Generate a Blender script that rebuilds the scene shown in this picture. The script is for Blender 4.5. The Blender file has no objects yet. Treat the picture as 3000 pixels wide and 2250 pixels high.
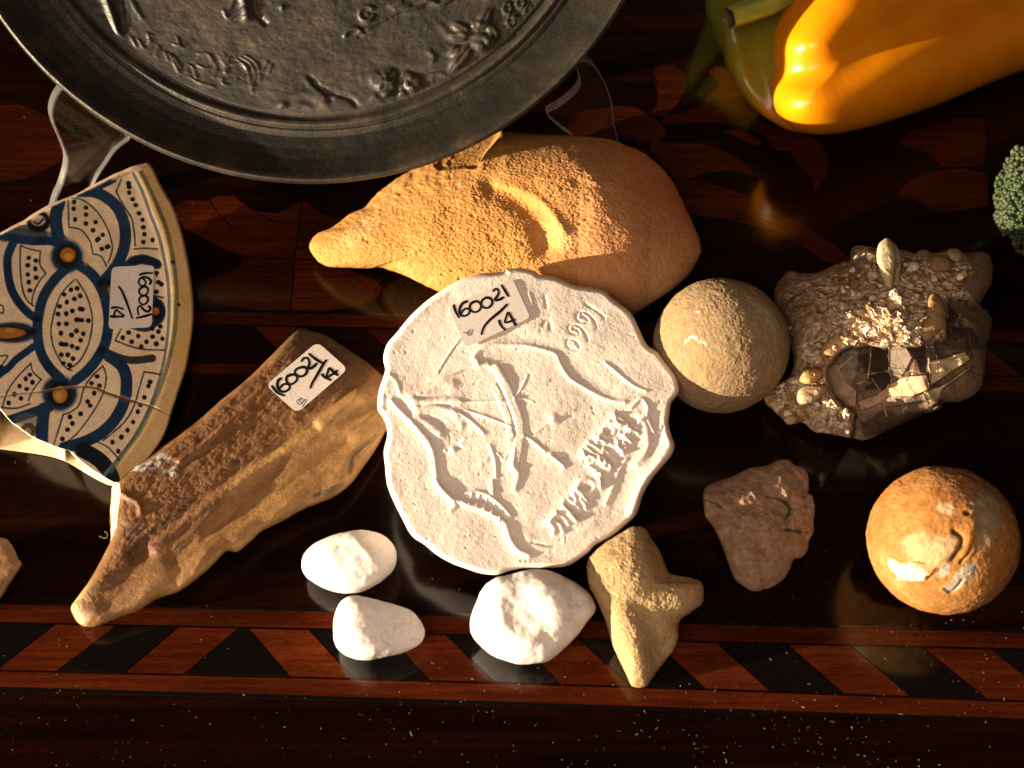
import bpy, math, random
import numpy as np
from mathutils import Vector

random.seed(7)
RNG = np.random.default_rng(7)
scene = bpy.context.scene
COL = scene.collection

# ------------------------------------------------------------------ camera
TH = math.radians(37.0)
FPX = 3621.0                      # focal length in pixels of the 3000 px wide photograph
DIST = 0.507
CAM = np.array([0.0, -DIST * math.sin(TH), DIST * math.cos(TH)])
FW = np.array([0.0, math.sin(TH), -math.cos(TH)])
UPV = np.array([0.0, math.cos(TH), math.sin(TH)])
RT = np.array([1.0, 0.0, 0.0])

cam_data = bpy.data.cameras.new("camera")
cam_data.sensor_width = 36.0
cam_data.lens = 36.0 * FPX / 3000.0
cam_data.clip_start = 0.01
cam_data.clip_end = 50.0
cam_data.dof.use_dof = True
cam_data.dof.focus_distance = 0.485
cam_data.dof.aperture_fstop = 13.0
cam = bpy.data.objects.new("camera", cam_data)
cam.location = Vector(CAM)
cam.rotation_euler = (TH, 0.0, 0.0)
COL.objects.link(cam)
scene.camera = cam

# ------------------------------------------------------------------ world and lamps
world = bpy.data.worlds.new("World")
scene.world = world
world.use_nodes = True
wb = world.node_tree.nodes["Background"]
wb.inputs["Color"].default_value = (1.0, 0.62, 0.38, 1.0)
wb.inputs["Strength"].default_value = 0.03

SUN_AZ = math.radians(17.5)       # towards the viewer from straight left
SUN_EL = math.radians(6.6)


def area_lamp(name, loc, target, size_x, size_y, power, color, shape='RECTANGLE'):
    l = bpy.data.lights.new(name, 'AREA')
    l.shape = shape
    l.size = size_x
    if shape == 'RECTANGLE':
        l.size_y = size_y
    l.energy = power
    l.color = color
    o = bpy.data.objects.new(name, l)
    o.location = loc
    o.rotation_euler = (Vector(target) - Vector(loc)).to_track_quat('-Z', 'Y').to_euler()
    COL.objects.link(o)
    return o


SD = 4.0
sdir = np.array([-math.cos(SUN_EL) * math.cos(SUN_AZ), -math.cos(SUN_EL) * math.sin(SUN_AZ), math.sin(SUN_EL)])
area_lamp("low_window_sunbeam", tuple(sdir * SD + np.array([0.0, 0.0, 0.02])), (0, 0, 0.02), 0.05, 0.05, 820.0, (1.0, 0.80, 0.56), 'DISK')
area_lamp("window_light", (-0.22, -0.58, 0.62), (-0.05, -0.08, 0.0), 0.5, 0.4, 4.7, (1.0, 0.735, 0.555))

scene.view_settings.view_transform = 'Standard'
scene.view_settings.look = 'None'
scene.view_settings.exposure = 0.0
scene.view_settings.gamma = 1.0
scene.render.engine = 'CYCLES'
scene.cycles.max_bounces = 8
scene.cycles.transmission_bounces = 8

# ------------------------------------------------------------------ image space helpers
K = 3000.0 / 2212.0


def crop(x0, y0, s):
    """returns a function turning points of an enlarged view into photograph pixels"""
    def f(pts):
        a = np.array(pts, float).reshape(-1, 2)
        return a * s + np.array([x0, y0])
    return f


FV = crop(0, 0, K)


def unp(u, v, z):
    u = np.asarray(u, float); v = np.asarray(v, float); z = np.asarray(z, float)
    u, v, z = np.broadcast_arrays(u, v, z)
    r = RT * ((u[..., None] - 1500.0) / FPX) + UPV * ((1125.0 - v[..., None]) / FPX) + FW
    return CAM + r * ((z - CAM[2]) / r[..., 2])[..., None]


def unp_plane(u, v, p0, n):
    u = np.asarray(u, float); v = np.asarray(v, float)
    r = RT * ((u[..., None] - 1500.0) / FPX) + UPV * ((1125.0 - v[..., None]) / FPX) + FW
    t = ((np.asarray(p0) - CAM) @ n) / (r @ n)
    return CAM + r * t[..., None]


def catmull(pts, closed=True, per=8):
    P = np.asarray(pts, float)
    n = len(P)
    out = []
    rng = range(n) if closed else range(n - 1)
    for i in rng:
        if closed:
            p0, p1, p2, p3 = P[(i - 1) % n], P[i], P[(i + 1) % n], P[(i + 2) % n]
        else:
            p0, p1, p2, p3 = P[max(i - 1, 0)], P[i], P[i + 1], P[min(i + 2, n - 1)]
        t = np.linspace(0, 1, per, endpoint=False)[:, None]
        out.append(0.5 * ((2 * p1) + (-p0 + p2) * t + (2 * p0 - 5 * p1 + 4 * p2 - p3) * t ** 2 + (-p0 + 3 * p1 - 3 * p2 + p3) * t ** 3))
    r = np.concatenate(out)
    if not closed:
        r = np.vstack([r, P[-1:]])
    return r


def resample(P, N, closed=True):
    Q = np.vstack([P, P[:1]]) if closed else P
    seg = np.hypot(*(Q[1:] - Q[:-1]).T)
    L = np.concatenate([[0], np.cumsum(seg)])
    t = np.linspace(0, L[-1], N, endpoint=not closed)
    return np.stack([np.interp(t, L, Q[:, 0]), np.interp(t, L, Q[:, 1])], 1)


def pdist(U, V, P, closed=False, maxd=None):
    """distance of every (U,V) to the polyline P"""
    U = np.asarray(U, float); V = np.asarray(V, float)
    sh = U.shape
    U = U.ravel(); V = V.ravel()
    out = np.full(U.shape, 1e6)
    Q = np.vstack([P, P[:1]]) if closed else P
    idx = slice(None)
    if maxd is not None:
        m = (U > Q[:, 0].min() - maxd) & (U < Q[:, 0].max() + maxd) & (V > Q[:, 1].min() - maxd) & (V < Q[:, 1].max() + maxd)
        idx = np.nonzero(m)[0]
        if len(idx) == 0:
            return out.reshape(sh)
    u = U[idx]; v = V[idx]
    best = np.full(u.shape, 1e12)
    for a, b in zip(Q[:-1], Q[1:]):
        d = b - a
        L2 = d @ d
        if L2 < 1e-9:
            continue
        t = np.clip(((u - a[0]) * d[0] + (v - a[1]) * d[1]) / L2, 0, 1)
        q = (u - a[0] - t * d[0]) ** 2 + (v - a[1] - t * d[1]) ** 2
        np.minimum(best, q, out=best)
    out[idx] = np.sqrt(best)
    return out.reshape(sh)


def inside(U, V, P):
    U = np.asarray(U, float); V = np.asarray(V, float)
    r = np.zeros(U.shape, bool)
    Q = np.vstack([P, P[:1]])
    for a, b in zip(Q[:-1], Q[1:]):
        c = (a[1] > V) != (b[1] > V)
        with np.errstate(divide='ignore', invalid='ignore'):
            x = (b[0] - a[0]) * (V - a[1]) / (b[1] - a[1] + 1e-12) + a[0]
        r ^= c & (U < x)
    return r


def sdist(U, V, P):
    """signed distance, positive inside"""
    d = pdist(U, V, P, True)
    return np.where(inside(U, V, P), d, -d)


def sstep(x, a, b):
    t = np.clip((x - a) / (b - a), 0, 1)
    return t * t * (3 - 2 * t)


# ------------------------------------------------------------------ noise
def _hash(i, j, k, seed):
    with np.errstate(over='ignore'):
        n = (i.astype(np.int64) * 374761393 + j.astype(np.int64) * 668265263 + k.astype(np.int64) * 1274126177 + seed * 362437) & 0xffffffff
        n = ((n ^ (n >> 13)) * 1274126177) & 0xffffffff
        n = ((n ^ (n >> 16)) * 2246822519) & 0xffffffff
        n = n ^ (n >> 15)
    return (n & 0xffffff) / float(0xffffff)


def vnoise(P, seed=0):
    I = np.floor(P).astype(np.int64)
    f = P - I
    f = f * f * (3 - 2 * f)
    r = 0
    for a in (0, 1):
        for b in (0, 1):
            for c in (0, 1):
                w = (f[..., 0] if a else 1 - f[..., 0]) * (f[..., 1] if b else 1 - f[..., 1]) * (f[..., 2] if c else 1 - f[..., 2])
                r = r + w * _hash(I[..., 0] + a, I[..., 1] + b, I[..., 2] + c, seed)
    return r * 2 - 1


def fbm(P, freq, octaves=4, gain=0.5, seed=0):
    r = 0; a = 1.0; t = 0
    for o in range(octaves):
        r = r + a * vnoise(P * freq + o * 17.3, seed + o)
        t += a
        a *= gain
        freq *= 2.03
    return r / t


def worley(P, freq, seed=0):
    Q = P * freq
    I = np.floor(Q).astype(np.int64)
    best = np.full(Q.shape[:-1], 9.0); bid = np.zeros(Q.shape[:-1]); sec = best.copy()
    for a in (-1, 0, 1):
        for b in (-1, 0, 1):
            for c in (-1, 0, 1):
                x = I[..., 0] + a; y = I[..., 1] + b; z = I[..., 2] + c
                px = x + _hash(x, y, z, seed); py = y + _hash(x, y, z, seed + 1); pz = z + _hash(x, y, z, seed + 2)
                d = (Q[..., 0] - px) ** 2 + (Q[..., 1] - py) ** 2 + (Q[..., 2] - pz) ** 2
                i = _hash(x, y, z, seed + 3)
                m = d < best
                sec = np.where(m, best, np.minimum(sec, d))
                bid = np.where(m, i, bid)
                best = np.where(m, d, best)
    return np.sqrt(best), bid, np.sqrt(sec)


# ------------------------------------------------------------------ mesh helpers
def mesh_np(name, V, faces, smooth=True, col=None):
    """faces: list of int arrays (n x k)"""
    me = bpy.data.meshes.new(name)
    V = np.asarray(V, np.float32)
    me.vertices.add(len(V))
    me.vertices.foreach_set("co", V.ravel())
    tot = sum(f.size for f in faces)
    me.loops.add(tot)
    me.loops.foreach_set("vertex_index", np.concatenate([f.ravel() for f in faces]).astype(np.int32))
    starts = []; totals = []
    s = 0
    for f in faces:
        n, k = f.shape
        starts.append(s + np.arange(n) * k)
        totals.append(np.full(n, k))
        s += n * k
    starts = np.concatenate(starts); totals = np.concatenate(totals)
    me.polygons.add(len(starts))
    me.polygons.foreach_set("loop_start", starts.astype(np.int32))
    me.polygons.foreach_set("loop_total", totals.astype(np.int32))
    me.polygons.foreach_set("use_smooth", np.full(len(starts), smooth))
    me.update(calc_edges=True)
    me.validate()
    if col is not None:
        at = me.attributes.new("Col", 'FLOAT_COLOR', 'POINT')
        c = np.ones((len(V), 4), np.float32)
        c[:, :3] = col
        at.data.foreach_set("color", c.ravel())
    return me


def link(name, me, mat, parent=None, loc=None, label=None, cat=None, group=None, kind=None):
    """link a mesh given in world coordinates as one object"""
    o = bpy.data.objects.new(name, me)
    COL.objects.link(o)
    if mat is not None:
        me.materials.append(mat)
    if parent is not None:
        o.parent = parent
        off = Vector((0, 0, 0))
        p = parent
        while p is not None:
            off += p.location
            p = p.parent
        me.transform(__import__('mathutils').Matrix.Translation(-off))
    elif loc is not None:
        me.transform(__import__('mathutils').Matrix.Translation(-Vector(loc)))
        o.location = loc
    if label: o["label"] = label
    if cat: o["category"] = cat
    if group: o["group"] = group
    if kind: o["kind"] = kind
    return o


def empty(name, loc, label, cat, group=None):
    o = bpy.data.objects.new(name, None)
    o.empty_display_size = 0.01
    o.location = loc
    COL.objects.link(o)
    o["label"] = label; o["category"] = cat
    if group: o["group"] = group
    return o


def grid_faces(nr, nc, base=0, wrap=True):
    r = np.arange(nr - 1)[:, None]
    cN = nc if wrap else nc - 1
    c = np.arange(cN)[None, :]
    c2 = (c + 1) % nc
    a = r * nc + c; b = r * nc + c2; d = (r + 1) * nc + c2; e = (r + 1) * nc + c
    a, b, d, e = [x + base for x in np.broadcast_arrays(a, b, d, e)]
    return np.stack([a, e, d, b], -1).reshape(-1, 4)


def solid(name, outline, centre, zc, h, mat, N=360, M=110, p=2.0, zk=0.0, relief=None, color=None,
          noise=(), wobble=0.0, zmin=0.0, flatbase=True, zfun=None, per=8, seed=0, normals=True, hb=None, **kw):
    """stone from its outline: heights above the table on every sight line, closed underneath"""
    O = resample(catmull(outline, True, per), N)
    c = np.array(centre, float)
    if wobble:
        ang = np.linspace(0, 2 * np.pi, N, endpoint=False)
        L = np.hypot(*(O - c).T).mean()
        w = fbm(np.stack([np.cos(ang) * L / 12, np.sin(ang) * L / 12, ang * 0], 1), 1.0, 3, 0.6, seed + 50)
        O = c + (O - c) * (1 + wobble * w[:, None] / L)
    t = np.linspace(0.004, 1.0, M)
    s = np.sin(np.pi / 2 * t)
    s = 0.5 * s + 0.5 * t
    s[-1] = 1.0
    U = c[0] + s[:, None] * (O[:, 0] - c[0])[None]
    Vv = c[1] + s[:, None] * (O[:, 1] - c[1])[None]
    S = np.broadcast_to(s[:, None], U.shape)
    zmid = zc - zk * (Vv - c[1])
    prof = np.sqrt(np.clip(1 - S ** p, 0, 1))
    if zfun is not None:
        Z = zfun(U, Vv, S)
    else:
        Z = zmid + h * prof
    if relief is not None:
        Z = Z + relief(U, Vv, S)
    Z = np.maximum(Z, zmin + 0.0003)
    X = unp(U, Vv, Z)
    # underside
    Mb = 10
    tb = np.linspace(0.02, 1.0, Mb + 1)[:-1]
    sb = np.sin(np.pi / 2 * tb)
    Ub = c[0] + sb[:, None] * (O[:, 0] - c[0])[None]
    Vb = c[1] + sb[:, None] * (O[:, 1] - c[1])[None]
    zedge = Z[-1][None, :]
    Zb = zmin + (zedge - zmin) * (1 - np.sqrt(np.clip(1 - sb[:, None] ** 2.6, 0, 1)))
    if hb is not None:
        Zb = np.maximum(zedge - hb * np.sqrt(np.clip(1 - sb[:, None] ** 3, 0, 1)), zmin)
    Xb = unp(Ub, Vb, Zb)
    cen = X.reshape(-1, 3).mean(0)
    cen[2] *= 0.55
    if noise:
        d = X - cen
        d = d / np.linalg.norm(d, axis=-1, keepdims=True)
        # surface normal from the grid
        du = np.roll(X, -1, 1) - np.roll(X, 1, 1)
        dv = np.gradient(X, axis=0)
        nn = np.cross(dv, du)
        nn /= (np.linalg.norm(nn, axis=-1, keepdims=True) + 1e-12)
        nn *= np.sign((nn * d).sum(-1, keepdims=True) + 1e-9)
        nn[:4] = nn[4:5].mean(1, keepdims=True)
        disp = 0
        for fr, am, oc, ga in noise:
            disp = disp + am * fbm(X, fr, oc, ga, seed + int(fr) % 97)
        X = X + nn * disp[..., None]
        X[..., 2] = np.maximum(X[..., 2], zmin + 0.0002)
    verts = np.concatenate([X.reshape(-1, 3), Xb.reshape(-1, 3)])
    f1 = grid_faces(M, N, 0)
    nb = M * N
    f2 = grid_faces(Mb, N, nb)[:, ::-1]
    j = np.arange(N)
    j2 = (j + 1) % N
    last = nb + (Mb - 1) * N
    f3 = np.stack([(M - 1) * N + j, last + j, last + j2, (M - 1) * N + j2], 1)
    cap = np.arange(N)[None, :]
    capb = (nb + np.arange(N))[None, ::-1]
    colr = None
    if color is not None:
        ct = np.asarray(color(U, Vv, X), float).reshape(-1, 3)
        cb = np.asarray(color(Ub, Vb, Xb), float).reshape(-1, 3)
        colr = np.concatenate([ct, cb])
    me = mesh_np(name, verts, [f1, f2, f3, cap, capb], True, colr)
    base = verts.mean(0)
    loc = (float(base[0]), float(base[1]), float(zmin))
    return link(name, me, mat, loc=None if kw.get('parent') is not None else loc, **kw)


def const(c):
    def f(U, V, X):
        return np.broadcast_to(np.array(c, float), U.shape + (3,)).copy()
    return f


def mixc(a, b, t):
    t = np.clip(t, 0, 1)[..., None]
    return a * (1 - t) + np.array(b) * t


# ------------------------------------------------------------------ materials
def nodes_of(m):
    m.use_nodes = True
    nt = m.node_tree
    b = nt.nodes["Principled BSDF"]
    return nt, b


def noise_node(nt, scale, detail=4, rough=0.6, coord=None, stretch=None):
    n = nt.nodes.new("ShaderNodeTexNoise")
    n.inputs["Scale"].default_value = scale
    n.inputs["Detail"].default_value = detail
    n.inputs["Roughness"].default_value = rough
    tc = nt.nodes.new("ShaderNodeTexCoord")
    src = tc.outputs["Object"]
    if stretch is not None:
        mp = nt.nodes.new("ShaderNodeMapping")
        mp.inputs["Scale"].default_value = stretch
        nt.links.new(src, mp.inputs["Vector"])
        src = mp.outputs["Vector"]
    nt.links.new(src, n.inputs["Vector"])
    return n


def ramp(nt, fac, stops):
    r = nt.nodes.new("ShaderNodeValToRGB")
    el = r.color_ramp.elements
    while len(el) < len(stops):
        el.new(0.5)
    for e, (p, c) in zip(el, stops):
        e.position = p
        e.color = (c[0], c[1], c[2], 1) if not isinstance(c, (int, float)) else (c, c, c, 1)
    nt.links.new(fac, r.inputs["Fac"])
    return r


def mult(nt, a, b, fac=1.0):
    m = nt.nodes.new("ShaderNodeMix")
    m.data_type = 'RGBA'
    m.blend_type = 'MULTIPLY'
    m.inputs["Factor"].default_value = fac
    nt.links.new(a, m.inputs["A"])
    nt.links.new(b, m.inputs["B"])
    return m.outputs["Result"]


def bump(nt, b, height, strength, dist, chain=None):
    n = nt.nodes.new("ShaderNodeBump")
    n.inputs["Strength"].default_value = strength
    n.inputs["Distance"].default_value = dist
    nt.links.new(height, n.inputs["Height"])
    if chain is not None:
        nt.links.new(chain, n.inputs["Normal"])
    nt.links.new(n.outputs["Normal"], b.inputs["Normal"])
    return n.outputs["Normal"]


def stone_mat(name, rough=0.85, grain=1200, bstr=0.6, bdist=0.0004, lo=0.72, hi=1.2, tint=(1, 1, 1), spec=0.3, sss=0.0, grain2=260):
    m = bpy.data.materials.new(name)
    nt, b = nodes_of(m)
    at = nt.nodes.new("ShaderNodeAttribute")
    at.attribute_name = "Col"
    n1 = noise_node(nt, grain2, 6, 0.65)
    r1 = ramp(nt, n1.outputs["Fac"], [(0.3, (lo * tint[0], lo * tint[1], lo * tint[2])), (0.7, (hi, hi, hi))])
    c = mult(nt, at.outputs["Color"], r1.outputs["Color"])
    n2 = noise_node(nt, grain, 5, 0.7)
    r2 = ramp(nt, n2.outputs["Fac"], [(0.3, 0.82), (0.7, 1.1)])
    c = mult(nt, c, r2.outputs["Color"])
    nt.links.new(c, b.inputs["Base Color"])
    b.inputs["Roughness"].default_value = rough
    b.inputs["Specular IOR Level"].default_value = spec
    if sss:
        b.inputs["Subsurface Weight"].default_value = sss
        b.inputs["Subsurface Radius"].default_value = (0.004, 0.002, 0.001)
        b.inputs["Subsurface Scale"].default_value = 1.0
    ch = bump(nt, b, n2.outputs["Fac"], bstr, bdist)
    n3 = noise_node(nt, grain * 0.33, 3, 0.5)
    bump(nt, b, n3.outputs["Fac"], bstr * 0.7, bdist * 1.6, ch)
    return m


def plain_mat(name, color, rough=0.5, spec=0.5, metal=0.0):
    m = bpy.data.materials.new(name)
    nt, b = nodes_of(m)
    b.inputs["Base Color"].default_value = (*color, 1)
    b.inputs["Roughness"].default_value = rough
    b.inputs["Specular IOR Level"].default_value = spec
    b.inputs["Metallic"].default_value = metal
    return m


def wood_mat(name, dark, mid, light, grain_dir=(60, 900, 60), rough=0.1, coat=0.0, scale=1.0):
    m = bpy.data.materials.new(name)
    nt, b = nodes_of(m)
    n1 = noise_node(nt, 1.0 * scale, 6, 0.65, stretch=grain_dir)
    n2 = noise_node(nt, 1.0, 3, 0.5, stretch=(14, 60, 14))
    r1 = ramp(nt, n1.outputs["Fac"], [(0.3, dark), (0.5, mid), (0.72, light)])
    r2 = ramp(nt, n2.outputs["Fac"], [(0.3, 0.55), (0.7, 1.25)])
    c = mult(nt, r1.outputs["Color"], r2.outputs["Color"])
    oi = nt.nodes.new("ShaderNodeObjectInfo")
    rr = ramp(nt, oi.outputs["Random"], [(0.0, (0.72, 0.66, 0.6)), (0.5, (1.0, 1.0, 1.0)), (1.0, (1.22, 1.35, 1.3))])
    c = mult(nt, c, rr.outputs["Color"])
    pores = noise_node(nt, 1.0, 2, 0.5, stretch=(260, 2600, 260))
    rp = ramp(nt, pores.outputs["Fac"], [(0.34, 0.45), (0.44, 1.0)])
    c = mult(nt, c, rp.outputs["Color"])
    nt.links.new(c, b.inputs["Base Color"])
    gl = noise_node(nt, 26, 5, 0.7)
    rg = ramp(nt, gl.outputs["Fac"], [(0.32, rough), (0.62, rough + 0.10), (0.8, rough + 0.22)])
    nt.links.new(rg.outputs["Color"], b.inputs["Roughness"])
    b.inputs["Specular IOR Level"].default_value = 0.30
    # offset the grain of every piece
    for nd in list(nt.nodes):
        if nd.bl_idname == "ShaderNodeMapping":
            cx = nt.nodes.new("ShaderNodeCombineXYZ")
            ml = nt.nodes.new("ShaderNodeMath"); ml.operation = 'MULTIPLY'; ml.inputs[1].default_value = 40.0
            nt.links.new(oi.outputs["Random"], ml.inputs[0])
            nt.links.new(ml.outputs[0], cx.inputs["X"]); nt.links.new(ml.outputs[0], cx.inputs["Z"])
            nt.links.new(cx.outputs["Vector"], nd.inputs["Location"])
    n3 = noise_node(nt, 22, 2, 0.5)
    n4 = noise_node(nt, 1.0, 3, 0.5, stretch=(150, 1500, 150))
    ch = bump(nt, b, n3.outputs["Fac"], 0.35, 0.0012)
    bump(nt, b, n4.outputs["Fac"], 0.05, 0.0002, ch)
    return m

# ------------------------------------------------------------------ table and its marquetry
M_TABLE = wood_mat("varnished_rosewood", (0.004, 0.0010, 0.0006), (0.007, 0.0016, 0.0008), (0.016, 0.0032, 0.0012), grain_dir=(9, 220, 60), rough=0.09)
M_RED = wood_mat("red_veneer", (0.040, 0.0068, 0.0018), (0.068, 0.0112, 0.0028), (0.096, 0.019, 0.0044), grain_dir=(30, 600, 60), rough=0.1)
M_LEAF = wood_mat("leaf_veneer", (0.030, 0.0044, 0.001), (0.048, 0.0078, 0.0016), (0.072, 0.014, 0.0026), grain_dir=(30, 500, 60), rough=0.1)
M_BLACK = plain_mat("ebony_line", (0.0035, 0.003, 0.0028), 0.12)


def slab_mesh(name, poly_uv, z0, z1, closed=True):
    """thin piece with the outline given on the table plane"""
    X = unp(poly_uv[:, 0], poly_uv[:, 1], np.zeros(len(poly_uv)))
    n = len(X)
    top = X.copy(); top[:, 2] = z1
    bot = X.copy(); bot[:, 2] = z0
    V = np.concatenate([top, bot])
    j = np.arange(n); j2 = (j + 1) % n
    sides = np.stack([j, j + n, j2 + n, j2], 1)
    me = bpy.data.meshes.new(name)
    me.from_pydata([tuple(v) for v in V], [], [tuple(range(n)), tuple(range(2 * n - 1, n - 1, -1))] + [tuple(s) for s in sides])
    import bmesh
    bm = bmesh.new(); bm.from_mesh(me)
    bmesh.ops.recalc_face_normals(bm, faces=bm.faces)
    bmesh.ops.triangulate(bm, faces=[f for f in bm.faces if len(f.verts) > 4])
    bm.to_mesh(me); bm.free()
    return me


def build_table():
    import bmesh
    bm = bmesh.new()
    vs = [(-0.75, -0.45, 0), (0.8, -0.45, 0), (0.8, 0.75, 0), (-0.75, 0.75, 0)]
    top = [bm.verts.new(v) for v in vs]
    bot = [bm.verts.new((v[0], v[1], -0.03)) for v in vs]
    bm.faces.new(top); bm.faces.new(bot[::-1])
    for i in range(4):
        bm.faces.new((top[i], bot[i], bot[(i + 1) % 4], top[(i + 1) % 4]))
    bmesh.ops.recalc_face_normals(bm, faces=bm.faces)
    bmesh.ops.bevel(bm, geom=[e for e in bm.edges], offset=0.004, segments=3, affect='EDGES', profile=0.6)
    me = bpy.data.meshes.new("table_top"); bm.to_mesh(me); bm.free()
    t = bpy.data.objects.new("table_top", me); COL.objects.link(t); me.materials.append(M_TABLE)
    t["kind"] = "structure"; t["label"] = "dark varnished table top inlaid with red and black wood"
    H = 0.00012

    def piece(name, pts, mat=M_RED, z=H, mapper=FV, smooth=False, z0=0.00002):
        P = mapper(pts)
        if smooth:
            P = catmull(P, True, 6)
        return link(name, slab_mesh(name, P, z0, z), mat, t)

    # lower border: two long strings and the slanted blocks between them
    s1t = [(-260, 1300), (0, 1306), (717, 1323), (921, 1330), (1471, 1348), (2209, 1368), (2500, 1376)]
    s1b = [(2500, 1408), (2209, 1400), (1471, 1383), (921, 1367), (717, 1357), (0, 1343), (-260, 1337)]
    piece("inlay_string", s1t + s1b)
    s2t = [(-260, 1444), (0, 1451), (727, 1468), (1473, 1490), (2209, 1518), (2500, 1528)]
    s2b = [(2500, 1562), (2209, 1552), (1473, 1528), (727, 1504), (0, 1483), (-260, 1475)]
    piece("inlay_string", s2t + s2b)
    piece("ebony_string", [(-260, 1476), (0, 1484), (727, 1505), (1473, 1529), (2209, 1553), (2500, 1563), (2500, 1571), (2209, 1561), (1473, 1537), (727, 1513), (0, 1492), (-260, 1485)], M_BLACK)
    piece("ebony_string", [(-260, 1291), (0, 1298), (717, 1315), (921, 1322), (1471, 1341), (2209, 1361), (2500, 1369), (2500, 1375), (2209, 1367), (1471, 1347), (921, 1329), (717, 1322), (0, 1305), (-260, 1299)], M_BLACK)

    def yt(x): return float(np.interp(x, [-300, 0, 717, 1471, 2209, 2600], [1340, 1347, 1363, 1388, 1406, 1416]))
    def yb(x): return float(np.interp(x, [-300, 0, 727, 1473, 2209, 2600], [1438, 1446, 1463, 1485, 1512, 1526]))
    edges = []   # red blocks: (top x0, x1, bottom x0, x1)
    reds = [(-147, -17, -276, -150), (120, 250, -3, 122), (387, 513, 273, 397), (540, 667, 627, 760), (836, 961, 928, 1064),
            (1120, 1247, 1211, 1361), (1415, 1547, 1526, 1661), (1705, 1838, 1825, 1963), (1999, 2142, 2134, 2278), (2300, 2440, 2440, 2590)]
    for a, b, c, d in reds:
        piece("inlay_block", [(a, yt(a)), (b, yt(b)), (d, yb(d)), (c, yb(c))])
    for q, r in zip(reds[:-1], reds[1:]):
        g = 4
        pts = [(q[1] + g, yt(q[1])), (r[0] - g, yt(r[0])), (r[2] - g, yb(r[2])), (q[3] + g, yb(q[3]))]
        piece("ebony_block", pts, M_BLACK)
    # upper border
    def u1t(x): return 675 + (x - 431) * .0214
    def u1b(x): return 698 + (x - 431) * .0226
    def u2t(x): return 786 + (x - 431) * .0168
    def u2b(x): return 806 + (x - 431) * .0226
    xs = [-300, 500, 1300, 2500]
    piece("inlay_string", [(x, u1t(x)) for x in xs] + [(x, u1b(x)) for x in xs[::-1]], M_LEAF)
    piece("inlay_string", [(x, u2t(x)) for x in xs] + [(x, u2b(x)) for x in xs[::-1]], M_LEAF)
    piece("ebony_string", [(x, u1t(x) - 6) for x in xs] + [(x, u1t(x) - 1) for x in xs[::-1]], M_BLACK)
    x = -180
    while x < 2400:
        if x < 400:
            a, b, c, d = x, x + 110, x - 75, x + 30
        else:
            a, b, c, d = x, x + 110, x + 85, x + 200
        piece("inlay_block", [(a, u1b(a) + 5), (b, u1b(b) + 5), (d, u2t(d) - 4), (c, u2t(c) - 4)], M_LEAF)
        x += 243
    # leaves and flowers
    U_ = crop(500, 500, .4218)
    V_ = crop(1800, 150, .4521)
    leaf1l = [(30, 250), (100, 205), (260, 210), (320, 180), (440, 175), (480, 215), (600, 285), (750, 300), (830, 250), (902, 215), (880, 420), (856, 609), (650, 600), (520, 590), (400, 560), (250, 480), (100, 400), (50, 330)]
    leaf1r = [(912, 215), (960, 225), (1050, 300), (1150, 335), (1400, 380), (1500, 480), (1300, 590), (1150, 608), (1000, 617), (866, 611), (890, 420)]
    piece("leaf_inlay", leaf1l, M_LEAF, mapper=U_)
    piece("leaf_inlay", leaf1r, M_LEAF, mapper=U_)
    leaf2l = [(510, 600), (680, 613), (853, 622), (848, 760), (826, 969), (600, 962), (400, 940), (280, 910), (215, 850), (210, 800), (260, 750), (400, 710), (480, 660)]
    leaf2r = [(863, 622), (1050, 628), (1180, 650), (1220, 680), (1300, 720), (1420, 760), (1470, 810), (1440, 880), (1300, 940), (1100, 970), (838, 970), (858, 760)]
    piece("leaf_inlay", leaf2l, M_LEAF, mapper=U_)
    piece("leaf_inlay", leaf2r, M_LEAF, mapper=U_)

    def vein(pts, w=1.6, mapper=V_):
        c = catmull(mapper(pts), False, 6)
        tng = np.gradient(c, axis=0); nrm = np.stack([-tng[:, 1], tng[:, 0]], 1); nrm /= np.linalg.norm(nrm, axis=1, keepdims=True)
        ww = w * np.sin(np.linspace(0.25, np.pi - .25, len(c)))[:, None]
        link("engraved_vein", slab_mesh("engraved_vein", np.vstack([c + nrm * ww, (c - nrm * ww)[::-1]]), 0.0001, 0.00017), M_BLACK, t)

    for p in ([(270, 210), (330, 300), (430, 390), (600, 485)], [(500, 215), (600, 300), (800, 365), (1200, 370)],
              [(215, 770), (400, 840), (650, 880), (900, 890), (1200, 870), (1430, 820)], [(520, 655), (700, 678), (900, 684), (1190, 686)]):
        vein(p, 1.8, U_)
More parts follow.
